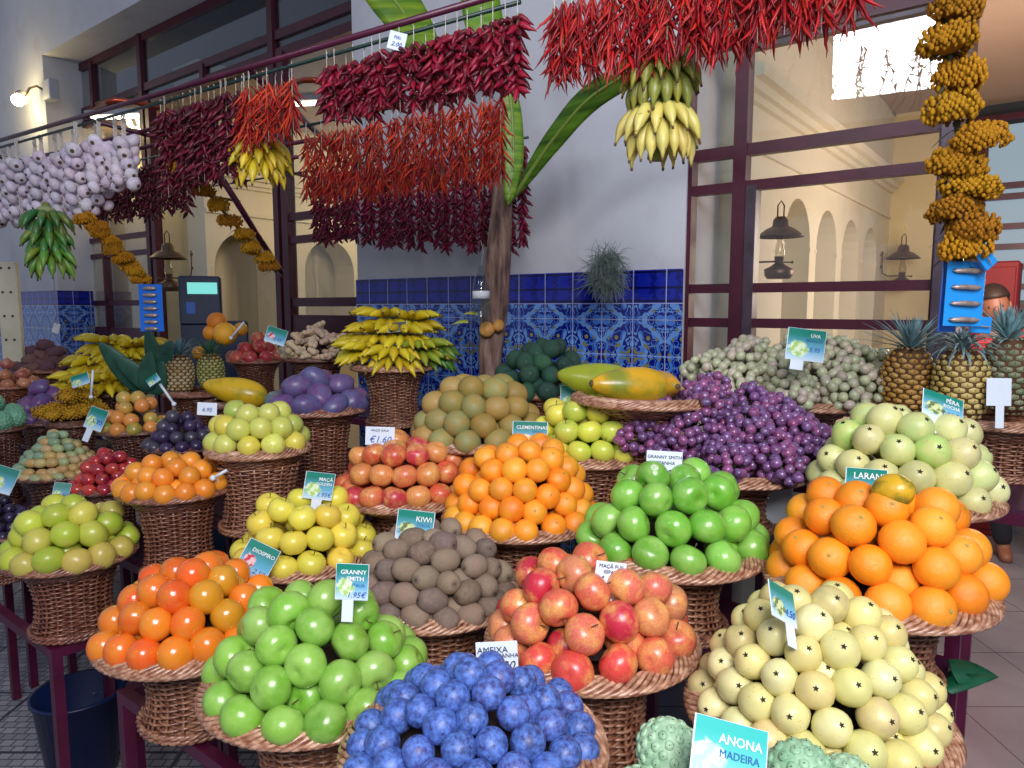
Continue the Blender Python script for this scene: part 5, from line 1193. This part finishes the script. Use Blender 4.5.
for (a, b) in (((-.02, 0, .03), (-.9, -.2, .25)), ((.0, 0, .05), (.3, -.4, .5)), ((-.06, 0, -.0), (-1, -.1, .1))): leaf_strip(ly, a, b, (0, -.5, .8), .07, .014, .7)
o = place('ivy_sprig', ly.mesh('ivy_sprig', plain('yellow_green_leaf', '#b0b848', .5)), at(483, 322, 2.9)); tag(o, 'yellow green leafy sprig tied to the trunk above the cut branch', 'sprig')
g = G(); g.lathe([(.001, -.12), (.03, -.12), (.034, -.1), (.034, .02), (.028, .05), (.012, .08), (.012, .1), (.001, .1)], 16)
bm_ = glass_mat('clear_plastic', (.8, .86, .9)); o = place('plastic_bottle', g.mesh('plastic_bottle', bm_), at(481, 291, 2.88)); tag(o, 'clear plastic bottle hung upside down on the tree trunk', 'bottle')
g = G(); g.lathe([(.0345, -.03), (.0348, -.03), (.0348, .0), (.0345, .0)], 16); place('bottle_label', g.mesh('bottle_label', plain('paper_label', '#d8dce4', .6)), parent=o)
g = G(); g.tube([(0, 0, .09), (.01, 0, .16), (0, 0, .2)], .0012, 4); place('string', g.mesh('string', M_string), parent=o)
g = G(); rr = random.Random(5)
for k in range(760):
    a = rr.uniform(0, 6.28); el = rr.uniform(-1.4, 1.2); d = Vector((math.cos(a) * math.cos(el), math.sin(a) * math.cos(el), math.sin(el)))
    p = Vector((rr.gauss(0, .028), rr.gauss(0, .02), rr.uniform(-.07, .06))); P = [p]
    for q in range(4): d = (d + Vector((rr.uniform(-.35, .35), rr.uniform(-.35, .35), rr.uniform(-.5, .2)))).normalized(); p = p + d * .02; P.append(p)
    g.tube(P, [.0016, .0016, .0013, .001, .0004], 3, cap=False)
o = place('air_plant', g.mesh('air_plant', plain('grey_green_tillandsia', '#7c8c86', .8, nz=.3, scale=30)), at(606, 270, 2.92)); tag(o, 'bushy grey green air plant hanging on the wall above the tiles', 'air plant')
# white string with tag at the left wall
p = at(57, 325, 4.3); g = G(); g.tube([Vector((0, 0, .0)), Vector((0, 0, .72))], .002, 4); o = place('hanging_tag', g.mesh('hanging_tag', M_string), p); tag(o, 'white paper tag hanging on a string before the left tiles', 'tag')
g = G(); g.box((-.02, 0, -.05), (.02, .002, .01)); place('paper', g.mesh('paper', plain('white_paper', '#dfe4ea', .6)), (0, 0, 0), (0, .35, 0), parent=o)
# ---------------------------------------------------------------- price cards
M_white = plain('white_card', '#d9e4f0', .45, nz=.02); M_ink = plain('blue_ink', '#2456a8', .6); M_inkd = plain('dark_ink', '#1c3048', .6); M_wtext = plain('white_print', '#f2f6fa', .5); M_btext = plain('blue_print', '#1c62a8', .5)
def grad_mat(name, top, mid, bot, pic, pc=(.3, .35), pr=.28, pic2=None):
    m = NT(name); co = m.coord(); sp = m.n('ShaderNodeSeparateXYZ'); m.l(co, sp.inputs[0])
    base = m.ramp(m.rng(sp.outputs[2], -.5, .5), [(0, hexc(bot)), (.35, hexc(mid)), (.8, hexc(top))])
    f = m.noise(co, 9, 2)
    dx = m.math('SUBTRACT', sp.outputs[0], pc[0] - .5); dz = m.math('SUBTRACT', sp.outputs[2], pc[1] - .5)
    d = m.math('SQRT', m.math('ADD', m.math('MULTIPLY', dx, dx), m.math('MULTIPLY', dz, dz)))
    d = m.math('ADD', d, m.math('MULTIPLY', m.math('SUBTRACT', f, .5), .25))
    col = m.mix(m.rng(d, pr, pr - .06), base, m.mix(m.rng(m.noise(co, 7, 1), .45, .55), hexc(pic), hexc(pic2 or pic)))
    m.set(color=col, rough=.35); return m.m
G1 = grad_mat('card_print_green_apple', '#128070', '#6fb4d8', '#cfe6f4', '#a8d078', pic2='#dff0c8'); G2 = grad_mat('card_print_red_fruit', '#128070', '#5fb0d4', '#d2e8f4', '#c83c50', (.28, .42), .22, '#f0c8cc')
G3 = grad_mat('card_print_kiwi', '#128070', '#78bcdc', '#dcecf8', '#6a7c4a', (.3, .35), .27, '#cfdca0'); G4 = grad_mat('card_print_orange', '#127868', '#6fb4d8', '#d2e6f4', '#f0b060', (.4, .2), .3, '#fce0b0')
G5 = grad_mat('card_print_anona', '#35b0a8', '#5cc0bc', '#8fd4cc', '#a8d8b8', (.2, .35), .28, '#d4ecd4')
def text(parent, s, x, z, size, mat, name='lettering', shear=0, al='LEFT', y=-.0016, bold=0):
    cu = bpy.data.curves.new(name, 'FONT'); cu.body = s; cu.size = size; cu.extrude = .0003; cu.shear = shear; cu.align_x = al; cu.offset = bold; cu.materials.append(mat); cu.resolution_u = 2
    tmp = bpy.data.objects.new('t', cu); me = bpy.data.meshes.new_from_object(tmp); bpy.data.objects.remove(tmp); o = bpy.data.objects.new(name, me); COL.objects.link(o); o.location = (x, y, z); o.rotation_euler = (PI / 2, 0, 0); o.parent = parent; return o
def card(px, py, Y, w, h, label, mat=None, lines=(), price=None, rot=(0, 0, 0), tab=True, tabx=0., pc=M_ink, tabh=.6):
    """lines: (text, size relative to card height, x, z, which)"""
    o = place('price_card', None, at(px, py, Y), rot); tag(o, label, 'price card', 'price cards')
    g = G(); g.box((-w / 2, 0, -h / 2), (w / 2, .0012, h / 2), bev=.0005)
    if tab: g.box((tabx * w - w * .17, 0.0002, -h / 2 - h * tabh), (tabx * w + w * .17, .0012, -h / 2))
    place('card', g.mesh('card', M_white), parent=o)
    if mat:
        g = G(); g.box((-.48, -.5, -.47), (.48, 0, .49)); q = place('printed_face', g.mesh('printed_face', mat), (0, -.0001, 0), sc=(w, .0008, h), parent=o)
    for (s, sz, x, z, m) in lines: text(o, s, x * w, z * h, sz * h, m, al='CENTER', bold=.0001 if m in (M_wtext,) else 0)
    if price: text(o, price[0], price[2] * w, price[3] * h, price[1] * h, pc, 'handwritten_price', .3, 'CENTER')
    return o
WT, BT = M_wtext, M_btext
card(257, 561, 1.70, .082, .088, 'green card with a red fruit picture and white foot between persimmons and yellow apples', G2, [('DIOSPIRO', .15, .08, .2, WT)], ('2.50', .2, .2, -.34), (-.25, .5, .1), tabx=-.22)
card(352, 582, 1.16, .056, .062, 'green GRANNY SMITH price card standing over the front green apples', G1, [('GRANNY', .17, .04, .22, WT), ('SMITH', .17, .1, .04, WT), ('ITALIA', .12, .2, -.12, BT)], ('1.95€', .22, .14, -.42), (-.1, .05, 0), tabx=-.1)
card(415, 526, 1.62, .088, .072, 'green KIWI price card on the kiwi heap', G3, [('KIWI', .24, .22, .16, WT), ('ITALIA', .15, .22, .0, BT)], ('2.50', .24, .2, -.36), (-.15, .12, 0), tabx=-.05)
card(319, 486, 1.92, .08, .075, 'green apple price card on top of the yellow apples', G1, [('MAÇÃ', .18, .2, .2, WT), ('GOLDEN', .14, .16, .04, WT)], ('1.95€', .22, .2, -.38), (-.1, .2, .35), tabx=.0)
card(576, 399, 2.2, .098, .085, 'green apple price card over the yellow apples before the avocados', G1, [('MAÇÃ', .18, .22, .2, WT), ('GALA', .18, .2, .02, WT)], ('1.95€', .2, .2, -.34), (-.1, 0, 0), tab=False)
card(530, 434, 1.95, .098, .07, 'green CLEMENTINAS card behind the topmost clementines', G4, [('CLEMENTINAS', .19, .05, .2, WT), ('ESPANHA', .1, .22, .06, BT)], None, (-.1, .03, 0))
card(866, 486, 1.40, .085, .07, 'green card with cut fruit picture behind the cut mango on the oranges', G2, [('LARANJA', .26, .12, .2, WT)], None, (-.15, .08, 0), tab=False)
card(943, 407, 1.6, .1, .065, 'green tilted card leaning on the golden pineapple', G3, [('PÊRA', .22, .22, .2, WT), ('ROCHA', .18, .2, .0, WT)], ('1.95€', .26, .15, -.32), (-.5, .32, 0), tabx=-.3)
card(806, 345, 2.0, .11, .09, 'green grape price card with a white foot among the white grapes', G1, [('UVA', .16, .22, .25, WT), ('BRANCA', .13, .2, .1, BT)], ('5.95', .2, .22, -.2), (-.1, .12, 0), tabx=-.18, tabh=.3)
card(730, 753, .70, .085, .06, 'green ANONA price card at the bottom edge', G5, [('ANONA', .22, .12, .12, WT), ('MADEIRA', .18, .12, -.1, BT)], None, (-.55, .3, .05), tab=False)
card(783, 604, 1.02, .07, .055, 'grey green price card seen edge-on on top of the yellow guavas', G3, [], ('4.50', .3, .2, -.3), (-.55, .55, .55), tabx=.2)
card(497, 657, 1.10, .068, .05, 'white handwritten card behind the blue plums', None, [('AMEIXA', .28, -.1, .15, M_inkd), ('ESPANHA', .2, .2, -.02, M_inkd)], ('€ 2.20', .42, 0, -.42), (-.1, -.05, 0), pc=M_inkd)
card(610, 577, 1.25, .056, .055, 'white handwritten card between the red apples', None, [('MAÇÃ FUJI', .17, 0, .3, M_inkd), ('ESPANHA', .15, .1, .12, M_inkd)], ('1.75', .55, 0, -.36), (-.1, .12, 0), pc=M_inkd)
card(664, 466, 1.55, .08, .066, 'white GRANNY SMITH ESPANHA card over the bright green apples', None, [('GRANNY SMITH', .16, 0, .25, M_inkd), ('ESPANHA', .17, 0, .05, M_inkd)], ('1.25', .42, .1, -.4), (-.1, .06, 0), pc=M_inkd)
card(380, 436, 2.1, .088, .055, 'white handwritten card standing on the blush apples', None, [('MAÇÃ GALA', .17, 0, .25, M_inkd)], ('€1.60', .5, 0, -.35), (-.1, .03, 0))
card(484, 386, 2.3, .04, .05, 'small white handwritten tag stuck on the sapodillas', None, [], ('1.95', .35, 0, -.1), (-.1, .5, 0), tab=False)
card(207, 409, 2.2, .062, .04, 'white tag on the purple passion fruits', None, [], ('6.95', .45, 0, -.2), (-.1, .05, 0), tab=False)
card(397, 41, 1.9, .045, .045, 'small white paper tag hanging on the front chilli rod', None, [('PIRI', .25, 0, .1, M_ink)], ('2.00', .35, 0, -.3), (0, .25, 0), tab=False)
card(999, 392, 1.9, .062, .075, 'blank white card back standing between the right pineapples', None, [], None, (-.1, .0, -.15), tabx=.05, tabh=.8)
card(276, 336, 3.1, .09, .07, 'green card beside the pomegranates', G2, [], ('3.95', .3, .1, -.3), (-.1, .3, 0), tab=False)
card(397, 327, 2.9, .08, .04, 'dark framed card lying across the yellow bananas', grad_mat('card_print_dark', '#2a3a30', '#4a5a48', '#6a7a60', '#8a8a60'), [], ('2.50', .4, .1, -.2), (-.3, -.1, 0), tab=False)
card(96, 419, 2.7, .07, .085, 'small green card before the speckled granadillas', G1, [], ('5.95', .3, .1, -.2), (-.2, .35, 0), tabx=-.1)
card(61, 493, 2.35, .05, .07, 'narrow green card beside the red tamarillos', G1, [], ('4.95', .3, .1, -.2), (-.2, .25, .5), tab=False)
card(4, 480, 2.4, .07, .09, 'green card cut by the left frame edge', G1, [], None, (-.2, .4, .3), tab=False)
card(80, 380, 3.0, .08, .05, 'green card before the yellow bananas at the left', G1, [], None, (-.2, -.3, 0), tab=False)
card(325, 152, 2.3, .001, .001, 'x', None) if False else None
def stick(px0, py0, px1, py1, Y, label):
    a, b = at(px0, py0, Y), at(px1, py1, Y); g = G(); g.tube([a - a, b - a], .005, 6); g.ball(a - a, .009, 8, 6)
    tag(place('price_stick', g.mesh('price_stick', M_white), a), label, 'price stick', 'white plastic price sticks')
stick(91, 397, 93, 370, 2.95, 'white plastic price stick standing in the dried fruit')
stick(174, 404, 160, 384, 2.65, 'slanting white price stick beside the granadillas')
stick(231, 338, 244, 322, 3.4, 'slanting white price stick before the pomegranates')
stick(213, 478, 227, 470, 2.05, 'short white price stick in the orange passion fruits')
card(153, 380, 2.6, .05, .03, 'small card at the end of the slanting stick', G1, [], ('4.95', .4, 0, -.2), (-.1, -.6, 0), tab=False)
# ---------------------------------------------------------------- oil lamps
M_brass = plain('aged_brass', '#6e5846', .4, metal=.5, nz=.3, scale=20)
def oil_lamp(c, H, label, side=-1, bracket=True, rotz=0):
    s = H / .4; o = place('oil_lamp', None, c, (0, 0, rotz)); tag(o, label, 'wall lamp', 'brass oil lamps')
    g = G(); g.lathe([(.14 * s, .0), (.145 * s, -.008 * s), (.13 * s, .01 * s), (.085 * s, .045 * s), (.05 * s, .06 * s), (.045 * s, .1 * s), (.03 * s, .12 * s), (.001, .122 * s)], 24); place('lamp_shade', g.mesh('lamp_shade', M_brass), parent=o)
    g = G(); g.tube([(-.02 * s, 0, .1 * s), (-.02 * s, 0, .19 * s), (0, 0, .22 * s), (.02 * s, 0, .19 * s), (.02 * s, 0, .1 * s)], .005 * s, 6); place('carry_loop', g.mesh('carry_loop', M_brass), parent=o)
    g = G(); g.lathe([(.022 * s, 0), (.02 * s, -.04 * s), (.034 * s, -.09 * s), (.034 * s, -.12 * s), (.02 * s, -.15 * s)], 16); place('glass_chimney', g.mesh('glass_chimney', glass_mat('lamp_glass', (.8, .78, .7))), parent=o)
    g = G(); g.lathe([(.001, -.27 * s), (.07 * s, -.27 * s), (.085 * s, -.25 * s), (.09 * s, -.21 * s), (.05 * s, -.19 * s), (.025 * s, -.17 * s), (.03 * s, -.13 * s), (.001, -.13 * s)], 20); place('oil_font', g.mesh('oil_font', M_brass), parent=o)
    g = G(); x = side * .19 * s
    g.tube([(0, 0, -.16 * s), (x * .7, 0, -.165 * s), (x * .95, 0, -.14 * s), (x, 0, -.08 * s), (x, 0, .06 * s)], .006 * s, 7)
    for z in (-.08, .03): g.ball((x * 1.02, 0, z * s), .013 * s, 8, 6)
    g.tube([(0, 0, -.165 * s), (-x * .45, 0, -.165 * s)], .005 * s, 6); g.ball((-x * .45, 0, -.165 * s), .01 * s, 8, 6)
    place('bracket', g.mesh('bracket', M_brass), parent=o); return o
oil_lamp(at(780, 236, 3.05), .265, 'large brass oil lamp behind the right window pane')
oil_lamp(at(903, 258, 5.6), .34, 'smaller brass oil lamp on the far yellow wall')
oil_lamp(at(168, 258, 5.3), .36, 'brass oil lamp beside the left doorway', 1)
# spotlight on the left wall
M_grey = plain('light_grey_housing', '#aeb2bc', .5); M_lampglow = emis('lamp_glow', '#fff0b8', 22)
uq, zq_ = onwall(62, 95); c = wl(uL - .25, -.12, onwall(30, 95, -.1)[1])
o = place('spotlight', None, wl(onwall(55, 92)[0], -.0, onwall(55, 92)[1]), (0, 0, WROT)); tag(o, 'lit spotlight on a bent arm on the left white wall', 'lamp')
g = G(); g.box((-.06, -.08, -.09), (.1, 0, .09), bev=.01); place('junction_box', g.mesh('junction_box', M_grey), parent=o)
g = G(); g.tube([(-.05, -.05, .0), (-.12, -.1, .05), (-.2, -.13, .04), (-.26, -.15, -.02)], .01, 7); place('arm', g.mesh('arm', M_brass), parent=o)
g = G(); g.lathe([(.03, .06), (.05, .03), (.065, -.02)], 18); place('reflector', g.mesh('reflector', M_brass), (-.3, -.17, -.03), (0, -.9, 0), parent=o)
g = G(); g.ball((0, 0, 0), .055, 14, 10); lb_ = place('bulb', g.mesh('bulb', M_lampglow), (-.34, -.18, -.05), parent=o)
SPOT = wl(onwall(55, 92)[0] - .36, -.28, onwall(55, 92)[1] - .06)
# upright metal post with holes at the far left
g = G(); a = at(5, 262, 3.9); h = a.z; g.box((-.055, 0, -h), (.055, .03, 0), bev=.004)
for k in range(12):
    for x in (-.025, .02): g.lathe([(.006, -.0005), (.001, -.0006)], 8, mi=1, c=(x, 0, 0)) if False else g.box((x - .006, -.002, -.03 - k * .13 - .008), (x + .006, .001, -.03 - k * .13 + .004), mi=1)
o = place('shelving_upright', g.mesh('shelving_upright', [plain('cream_steel', '#cfc8ae', .4), M_sdark]), (a.x, a.y, h)); tag(o, 'cream perforated steel upright at the left frame edge', 'post')
# till
T = at(214, 330, 4.45); o = place('cash_scale', None, (T.x, T.y, 1.05), (0, 0, .35)); tag(o, 'dark blue shop scale with a lit display inside the doorway', 'scale')
M_till = plain('dark_blue_plastic', '#1c3254', .4)
g = G(); g.box((-.19, 0, -1.05), (.2, .3, .46), bev=.01); place('body', g.mesh('body', M_till), parent=o)
g = G(); g.box((-.19, -.02, .44), (.05, .16, .74), bev=.01); place('display_head', g.mesh('display_head', M_till), parent=o)
g = G(); g.box((-.14, -.024, .63), (.03, -.018, .7)); place('screen', g.mesh('screen', emis('lcd_cyan', '#7fe0d8', .75)), parent=o)
g = G(); g.box((-.15, -.024, .51), (-.1, -.018, .58)); place('badge', g.mesh('badge', M_blue2), parent=o)
# bucket
M_navy = plain('navy_plastic', '#10204a', .35, nz=.1)
bp = at(80, 712, 2.3); z0 = .30
o = place('bucket', None, (bp.x, bp.y, 0)); tag(o, 'dark blue plastic bucket on the paving under the stand', 'bucket')
g = G(); g.lathe([(.001, .004), (.1, .0), (.105, .005), (.138, z0 - .01), (.146, z0 - .008), (.146, z0), (.134, z0), (.102, .02), (.001, .016)], 32); place('pail', g.mesh('pail', M_navy), parent=o)
g = G(); g.tube([(.14 * math.cos(a), .14 * math.sin(a) , z0 - .02 - .03 * math.sin(a)) for a in [PI * k / 14 for k in range(15)]], .004, 6); place('handle', g.mesh('handle', M_grey), parent=o)
g = G()
for k in range(7): a = k * .9; leaf_strip(g, (0, 0, 0), (math.cos(a), math.sin(a), .9), (0, 0, 1), .05, .014, .5)
o = place('weed_sprig', g.mesh('weed_sprig', plain('yellow_sprig', '#a8a030', .6)), at(101, 694, 2.45)); tag(o, 'small yellow green sprig at the rim of the bucket', 'sprig')
# dark citrus leaves at the right
def cleaf(px, py, Y, L, w, rot, label):
    g = G(); leaf_strip(g, (0, 0, 0), (1, 0, 0), (0, -.4, .9), L, w, .3, n=9, fold=.2); o = place('leaf', g.mesh('leaf', M_dleaf), at(px, py, Y), rot); tag(o, label, 'leaf', 'dark glossy leaves')
M_dleaf = plain('glossy_dark_leaf', '#0e4a30', .3, nz=.3, scale=20)
cleaf(945, 688, 1.3, .115, .02, (0, -.25, .1), 'dark green leaf pointing up beside the guava basket'); cleaf(952, 672, 1.32, .1, .03, (.3, .05, 0), 'broad glossy dark leaf below the orange basket'); cleaf(940, 690, 1.35, .09, .017, (0, -.5, .4), 'narrow dark leaf behind the broad leaf')
# white bag with black handles behind the green apples
p = at(770, 520, 2.0); o = place('paper_bag', None, (p.x, p.y, .975), (0, 0, -.2)); tag(o, 'white paper bag with black cord handles on the bench behind the oranges', 'bag')
g = G(); g.box((-.06, 0, 0), (.06, .05, .13), bev=.003); place('bag_body', g.mesh('bag_body', M_white), parent=o)
for y in (-.003, .053):
    g = G(); g.tube([(-.035, y, .12), (-.035, y, .16), (-.015, y - .01, .19), (.015, y - .01, .19), (.035, y, .15), (.035, y, .12)], .005, 6); place('cord_handle', g.mesh('cord_handle', M_sdark), parent=o)
# red cabinet at the far right and a person
c = at(991, 300, 4.9); o = place('red_cabinet', None, (c.x, c.y, 0), (0, 0, WROT)); tag(o, 'red cabinet standing in the passage behind the right pineapples', 'cabinet')
M_cab = plain('bright_red_enamel', '#86101c', .6)
g = G(); g.box((-.22, 0, 0), (.15, .35, 1.91), bev=.01); place('body', g.mesh('body', M_cab), parent=o)
g = G(); g.box((-.2, -.015, .05), (.13, 0, 1.87), bev=.004); d_ = place('door', g.mesh('door', M_cab), parent=o)
g = G(); g.tube([(.09, -.03, .95), (.09, -.03, 1.15)], .008, 6); place('handle', g.mesh('handle', M_grey), parent=d_)

M_tube = emis('ceiling_tube_glow', '#fff4d8', 6)
for (px, py, Y, lb) in ((120, 121, 6.4, 'lit ceiling tube seen through the left transom beams'), (303, 110, 6.0, 'lit ceiling tube behind the red chilli cluster')):
    c = at(px, py, Y); o = place('ceiling_light', None, (c.x, c.y, 3.28), (0, 0, WROT + .5)); tag(o, lb, 'ceiling light', 'ceiling lights of the left room')
    g = G(); g.box((-.3, -.06, -.02), (.3, .06, .02), bev=.005); place('housing', g.mesh('housing', M_grey), parent=o)
    g = G(); g.tube([(-.27, 0, -.035), (.27, 0, -.035)], .016, 8); place('tube', g.mesh('tube', M_tube), parent=o)

# leafy branch before the courtyard opening (mirrored in the right window)
g = G(); rr = random.Random(3); a0 = Vector((-2.43, -.78, 3.94)) + Vector((-.66, .75, 0)); 
for k in range(20):
    p = a0 + Vector((.742, -.838, 0)) * k * .075 + Vector((0, 0, -.58 + .12 * rr.random())); P = [p]
    for q in range(7): p = p + Vector((rr.uniform(-.05, .05), rr.uniform(-.05, .05), .08)); P.append(p)
    g.tube(P, .006, 5)
    for q in P[2:]:
        for w_ in range(3): a = rr.uniform(0, 6.28); leaf_strip(g, q, (math.cos(a), math.sin(a), rr.uniform(-.2, .8)), (0, 0, 1), .10, .013, .4, n=3)
o = stuff(place('courtyard_foliage', g.mesh('courtyard_foliage', M_dleaf))); tag(o, 'leafy courtyard shrub mirrored in the right window', 'foliage')

g = G(); a_, b_ = Vector((-3.4, .3, 0)), Vector((-1.4, -1.95, 0)); d_ = (b_ - a_).normalized(); n_ = Vector((-d_.y, d_.x, 0)) * .05
g.box((0, -.05, 3.22), ((b_ - a_).length, .05, 3.36)); o = struct(place('trim_5', g.mesh('courtyard_beam', M_redframe), a_, (0, 0, math.atan2(d_.y, d_.x))))
# ---------------------------------------------------------------- person in the passage
def skin_body(name, joints, edges, mat, loc, rotz, levels=2):
    me = bpy.data.meshes.new(name); me.from_pydata([j[0] for j in joints], edges, []); me.materials.append(mat)
    o = bpy.data.objects.new(name, me); COL.objects.link(o); o.location = loc; o.rotation_euler = (0, 0, rotz)
    m = o.modifiers.new('skin', 'SKIN'); m.use_smooth_shade = True
    sv = me.skin_vertices[0].data
    for i, j in enumerate(joints):
        r = j[1]; sv[i].radius = (r, r) if not isinstance(r, tuple) else r
        sv[i].use_root = (i == 0)
    s = o.modifiers.new('sub', 'SUBSURF'); s.levels = levels; s.render_levels = levels
    return o
M_skin = plain('skin', '#8a5a46', .5, nz=.08); M_hair = plain('dark_hair', '#2a1c18', .6); M_shirt = plain('red_shirt_cloth', '#c01a20', .8, nz=.1); M_trou = plain('dark_trousers_cloth', '#20222c', .8)
J = [((0, 0, .95), (.15, .10)), ((0, 0, 1.12), (.13, .095)), ((0, .0, 1.32), (.165, .11)), ((0, .01, 1.43), (.10, .075)), ((0, .0, 1.50), .055), ((0, -.02, 1.56), .06),
     ((-.19, 0, 1.40), .052), ((-.24, .01, 1.14), .042), ((-.22, -.1, .92), .032), ((-.21, -.14, .85), .03), ((.19, 0, 1.40), .052), ((.24, .01, 1.14), .042), ((.22, -.1, .92), .032), ((.21, -.14, .85), .03),
     ((-.1, 0, .86), .09), ((-.11, -.01, .48), .06), ((-.11, .02, .09), .042), ((-.11, -.12, .04), .038), ((.1, 0, .86), .09), ((.11, -.01, .48), .06), ((.11, .02, .09), .042), ((.11, -.12, .04), .038)]
Ed = [(0, 1), (1, 2), (2, 3), (3, 4), (4, 5), (3, 6), (6, 7), (7, 8), (8, 9), (3, 10), (10, 11), (11, 12), (12, 13), (0, 14), (14, 15), (15, 16), (16, 17), (0, 18), (18, 19), (19, 20), (20, 21)]
pp = at(1046, 320, 4.35)
per = skin_body('person', J, Ed, M_skin, (pp.x, pp.y, 0), -.5); per.rotation_euler = (Matrix.Rotation(-.2, 3, 'Y') @ Matrix.Rotation(-.5, 3, 'Z')).to_euler(); tag(per, 'dark haired person in a red shirt standing behind the right pineapples', 'person')
# clothes follow the body
def cloth(name, idx, grow, mat, low=None):
    js = [(J[i][0], (J[i][1][0] + grow, J[i][1][1] + grow) if isinstance(J[i][1], tuple) else J[i][1] + grow) for i in idx]
    if low is not None: js[0] = (low[0], low[1])
    ed = [(idx.index(a), idx.index(b)) for a, b in Ed if a in idx and b in idx]
    o = skin_body(name, js, ed, mat, (0, 0, 0), 0); o.parent = per; return o
cloth('shirt', [0, 1, 2, 3, 6, 7, 10, 11], .014, M_shirt, ((0, 0, .80), (.185, .135))); cloth('trousers', [0, 14, 15, 16, 18, 19, 20], .016, M_trou, ((0, 0, 1.04), (.165, .115)))
g = G(); g.ball((0, -.03, 1.635), .1, 20, 16, sc=(.78, .95, 1.18), fn=lambda p: Vector((p.x * (1 - .18 * max(0, -p.z / .1)), p.y, p.z)))
g.ball((0, -.135, 1.625), .016, 8, 6, sc=(.8, 1, 1.5))
for s in (-1, 1):
    g.ball((s * .03, -.108, 1.645), .011, 8, 6, mi=1); g.ball((s * .082, -.02, 1.63), .022, 8, 6, sc=(.4, .8, 1.3))
g.tube([(-.025, -.118, 1.585), (0, -.124, 1.583), (.025, -.118, 1.585)], .005, 6, mi=2)
place('head', g.mesh('head', [M_skin, M_sdark, plain('lips', '#7a3a34', .5)]), parent=per)
g = G(); g.ball((0, -.012, 1.672), .108, 20, 14, sc=(.84, 1.04, 1.0), fn=lambda p: Vector((p.x, p.y, p.z)) if p.z > .022 or p.y > .0 else Vector((p.x * .9, max(p.y, .0), max(p.z, .018)))); place('hair', g.mesh('hair', M_hair), parent=per)
for s in (-1, 1):
    g = G(); g.ball((s * .21, -.16, .81), .04, 10, 8, sc=(.5, .7, 1.1))
    for k in range(4): g.tube([(s * .21, -.185 + .017 * k, .79), (s * .208, -.19 + .018 * k, .755), (s * .2, -.185 + .018 * k, .725 + .004 * abs(k - 1.5))], [.0085, .0078, .006], 6)
    g.tube([(s * .2, -.19, .82), (s * .19, -.21, .79), (s * .19, -.215, .765)], [.009, .008, .006], 6)
    place('hand', g.mesh('hand', M_skin), parent=per)
# ---------------------------------------------------------------- light and camera
w = bpy.data.worlds.new('hall_daylight'); SC.world = w; w.use_nodes = True
bg = w.node_tree.nodes['Background']; bg.inputs[0].default_value = (*hexc('#bcc6dc'), 1); bg.inputs[1].default_value = .38
def area(name, loc, tgt, size, power, col='#ffffff', sy=None):
    l = bpy.data.lights.new(name, 'AREA'); l.energy = power; l.color = hexc(col); l.size = size
    if sy: l.shape = 'RECTANGLE'; l.size_y = sy
    o = bpy.data.objects.new(name, l); COL.objects.link(o); o.location = loc
    o.rotation_euler = (Vector(tgt) - Vector(loc)).to_track_quat('-Z', 'Y').to_euler(); return o
area('courtyard_skylight', (.5, -1.5, 3.4), (0.1, 1.7, .7), 2.0, 56, '#f8f6ff', 1.4).data.spread = math.radians(125)
area('flash_glow', (.15, -.5, 2.2), (0.1, 1.6, .8), .35, 9, '#fff6ea')
area('courtyard_opening', (-2.93, -1.23, 4.14), (1.26, 2.48, 2.44), 1.05, 6.5, '#f0f6ff', .72).data.spread = math.radians(70)
def point(name, loc, power, col, r=.1):
    l = bpy.data.lights.new(name, 'POINT'); l.energy = power; l.color = hexc(col); l.shadow_soft_size = r
    o = bpy.data.objects.new(name, l); COL.objects.link(o); o.location = loc; return o
point('right_room_lamp', wl(uP1 + 1.2, 1.7, 1.9), 60, '#ffe2cc', .4)
point('spot_bulb', SPOT, 8, '#ffe2a0', .05)
point('left_room_lamp', wl(-3.2, 2.2, 2.6), 36, '#ffe6bc', .3)
point('left_door_lamp', wl(-5.6, .45, 2.9), 5, '#ffdf9c', .1)
cam = bpy.data.cameras.new('camera'); co = bpy.data.objects.new('camera', cam); COL.objects.link(co); SC.camera = co
cam.sensor_width = 36; cam.lens = F / 1024 * 36; cam.clip_start = .05; co.location = CAM; co.rotation_euler = (PI / 2 - PHI, 0, 0)
SC.view_settings.view_transform = 'Standard'; SC.view_settings.look = 'None'; SC.view_settings.gamma = 1; SC.view_settings.use_curve_mapping = False
SC.view_settings.exposure = 0.42
SC.cycles.max_bounces = 8; SC.cycles.transparent_max_bounces = 12
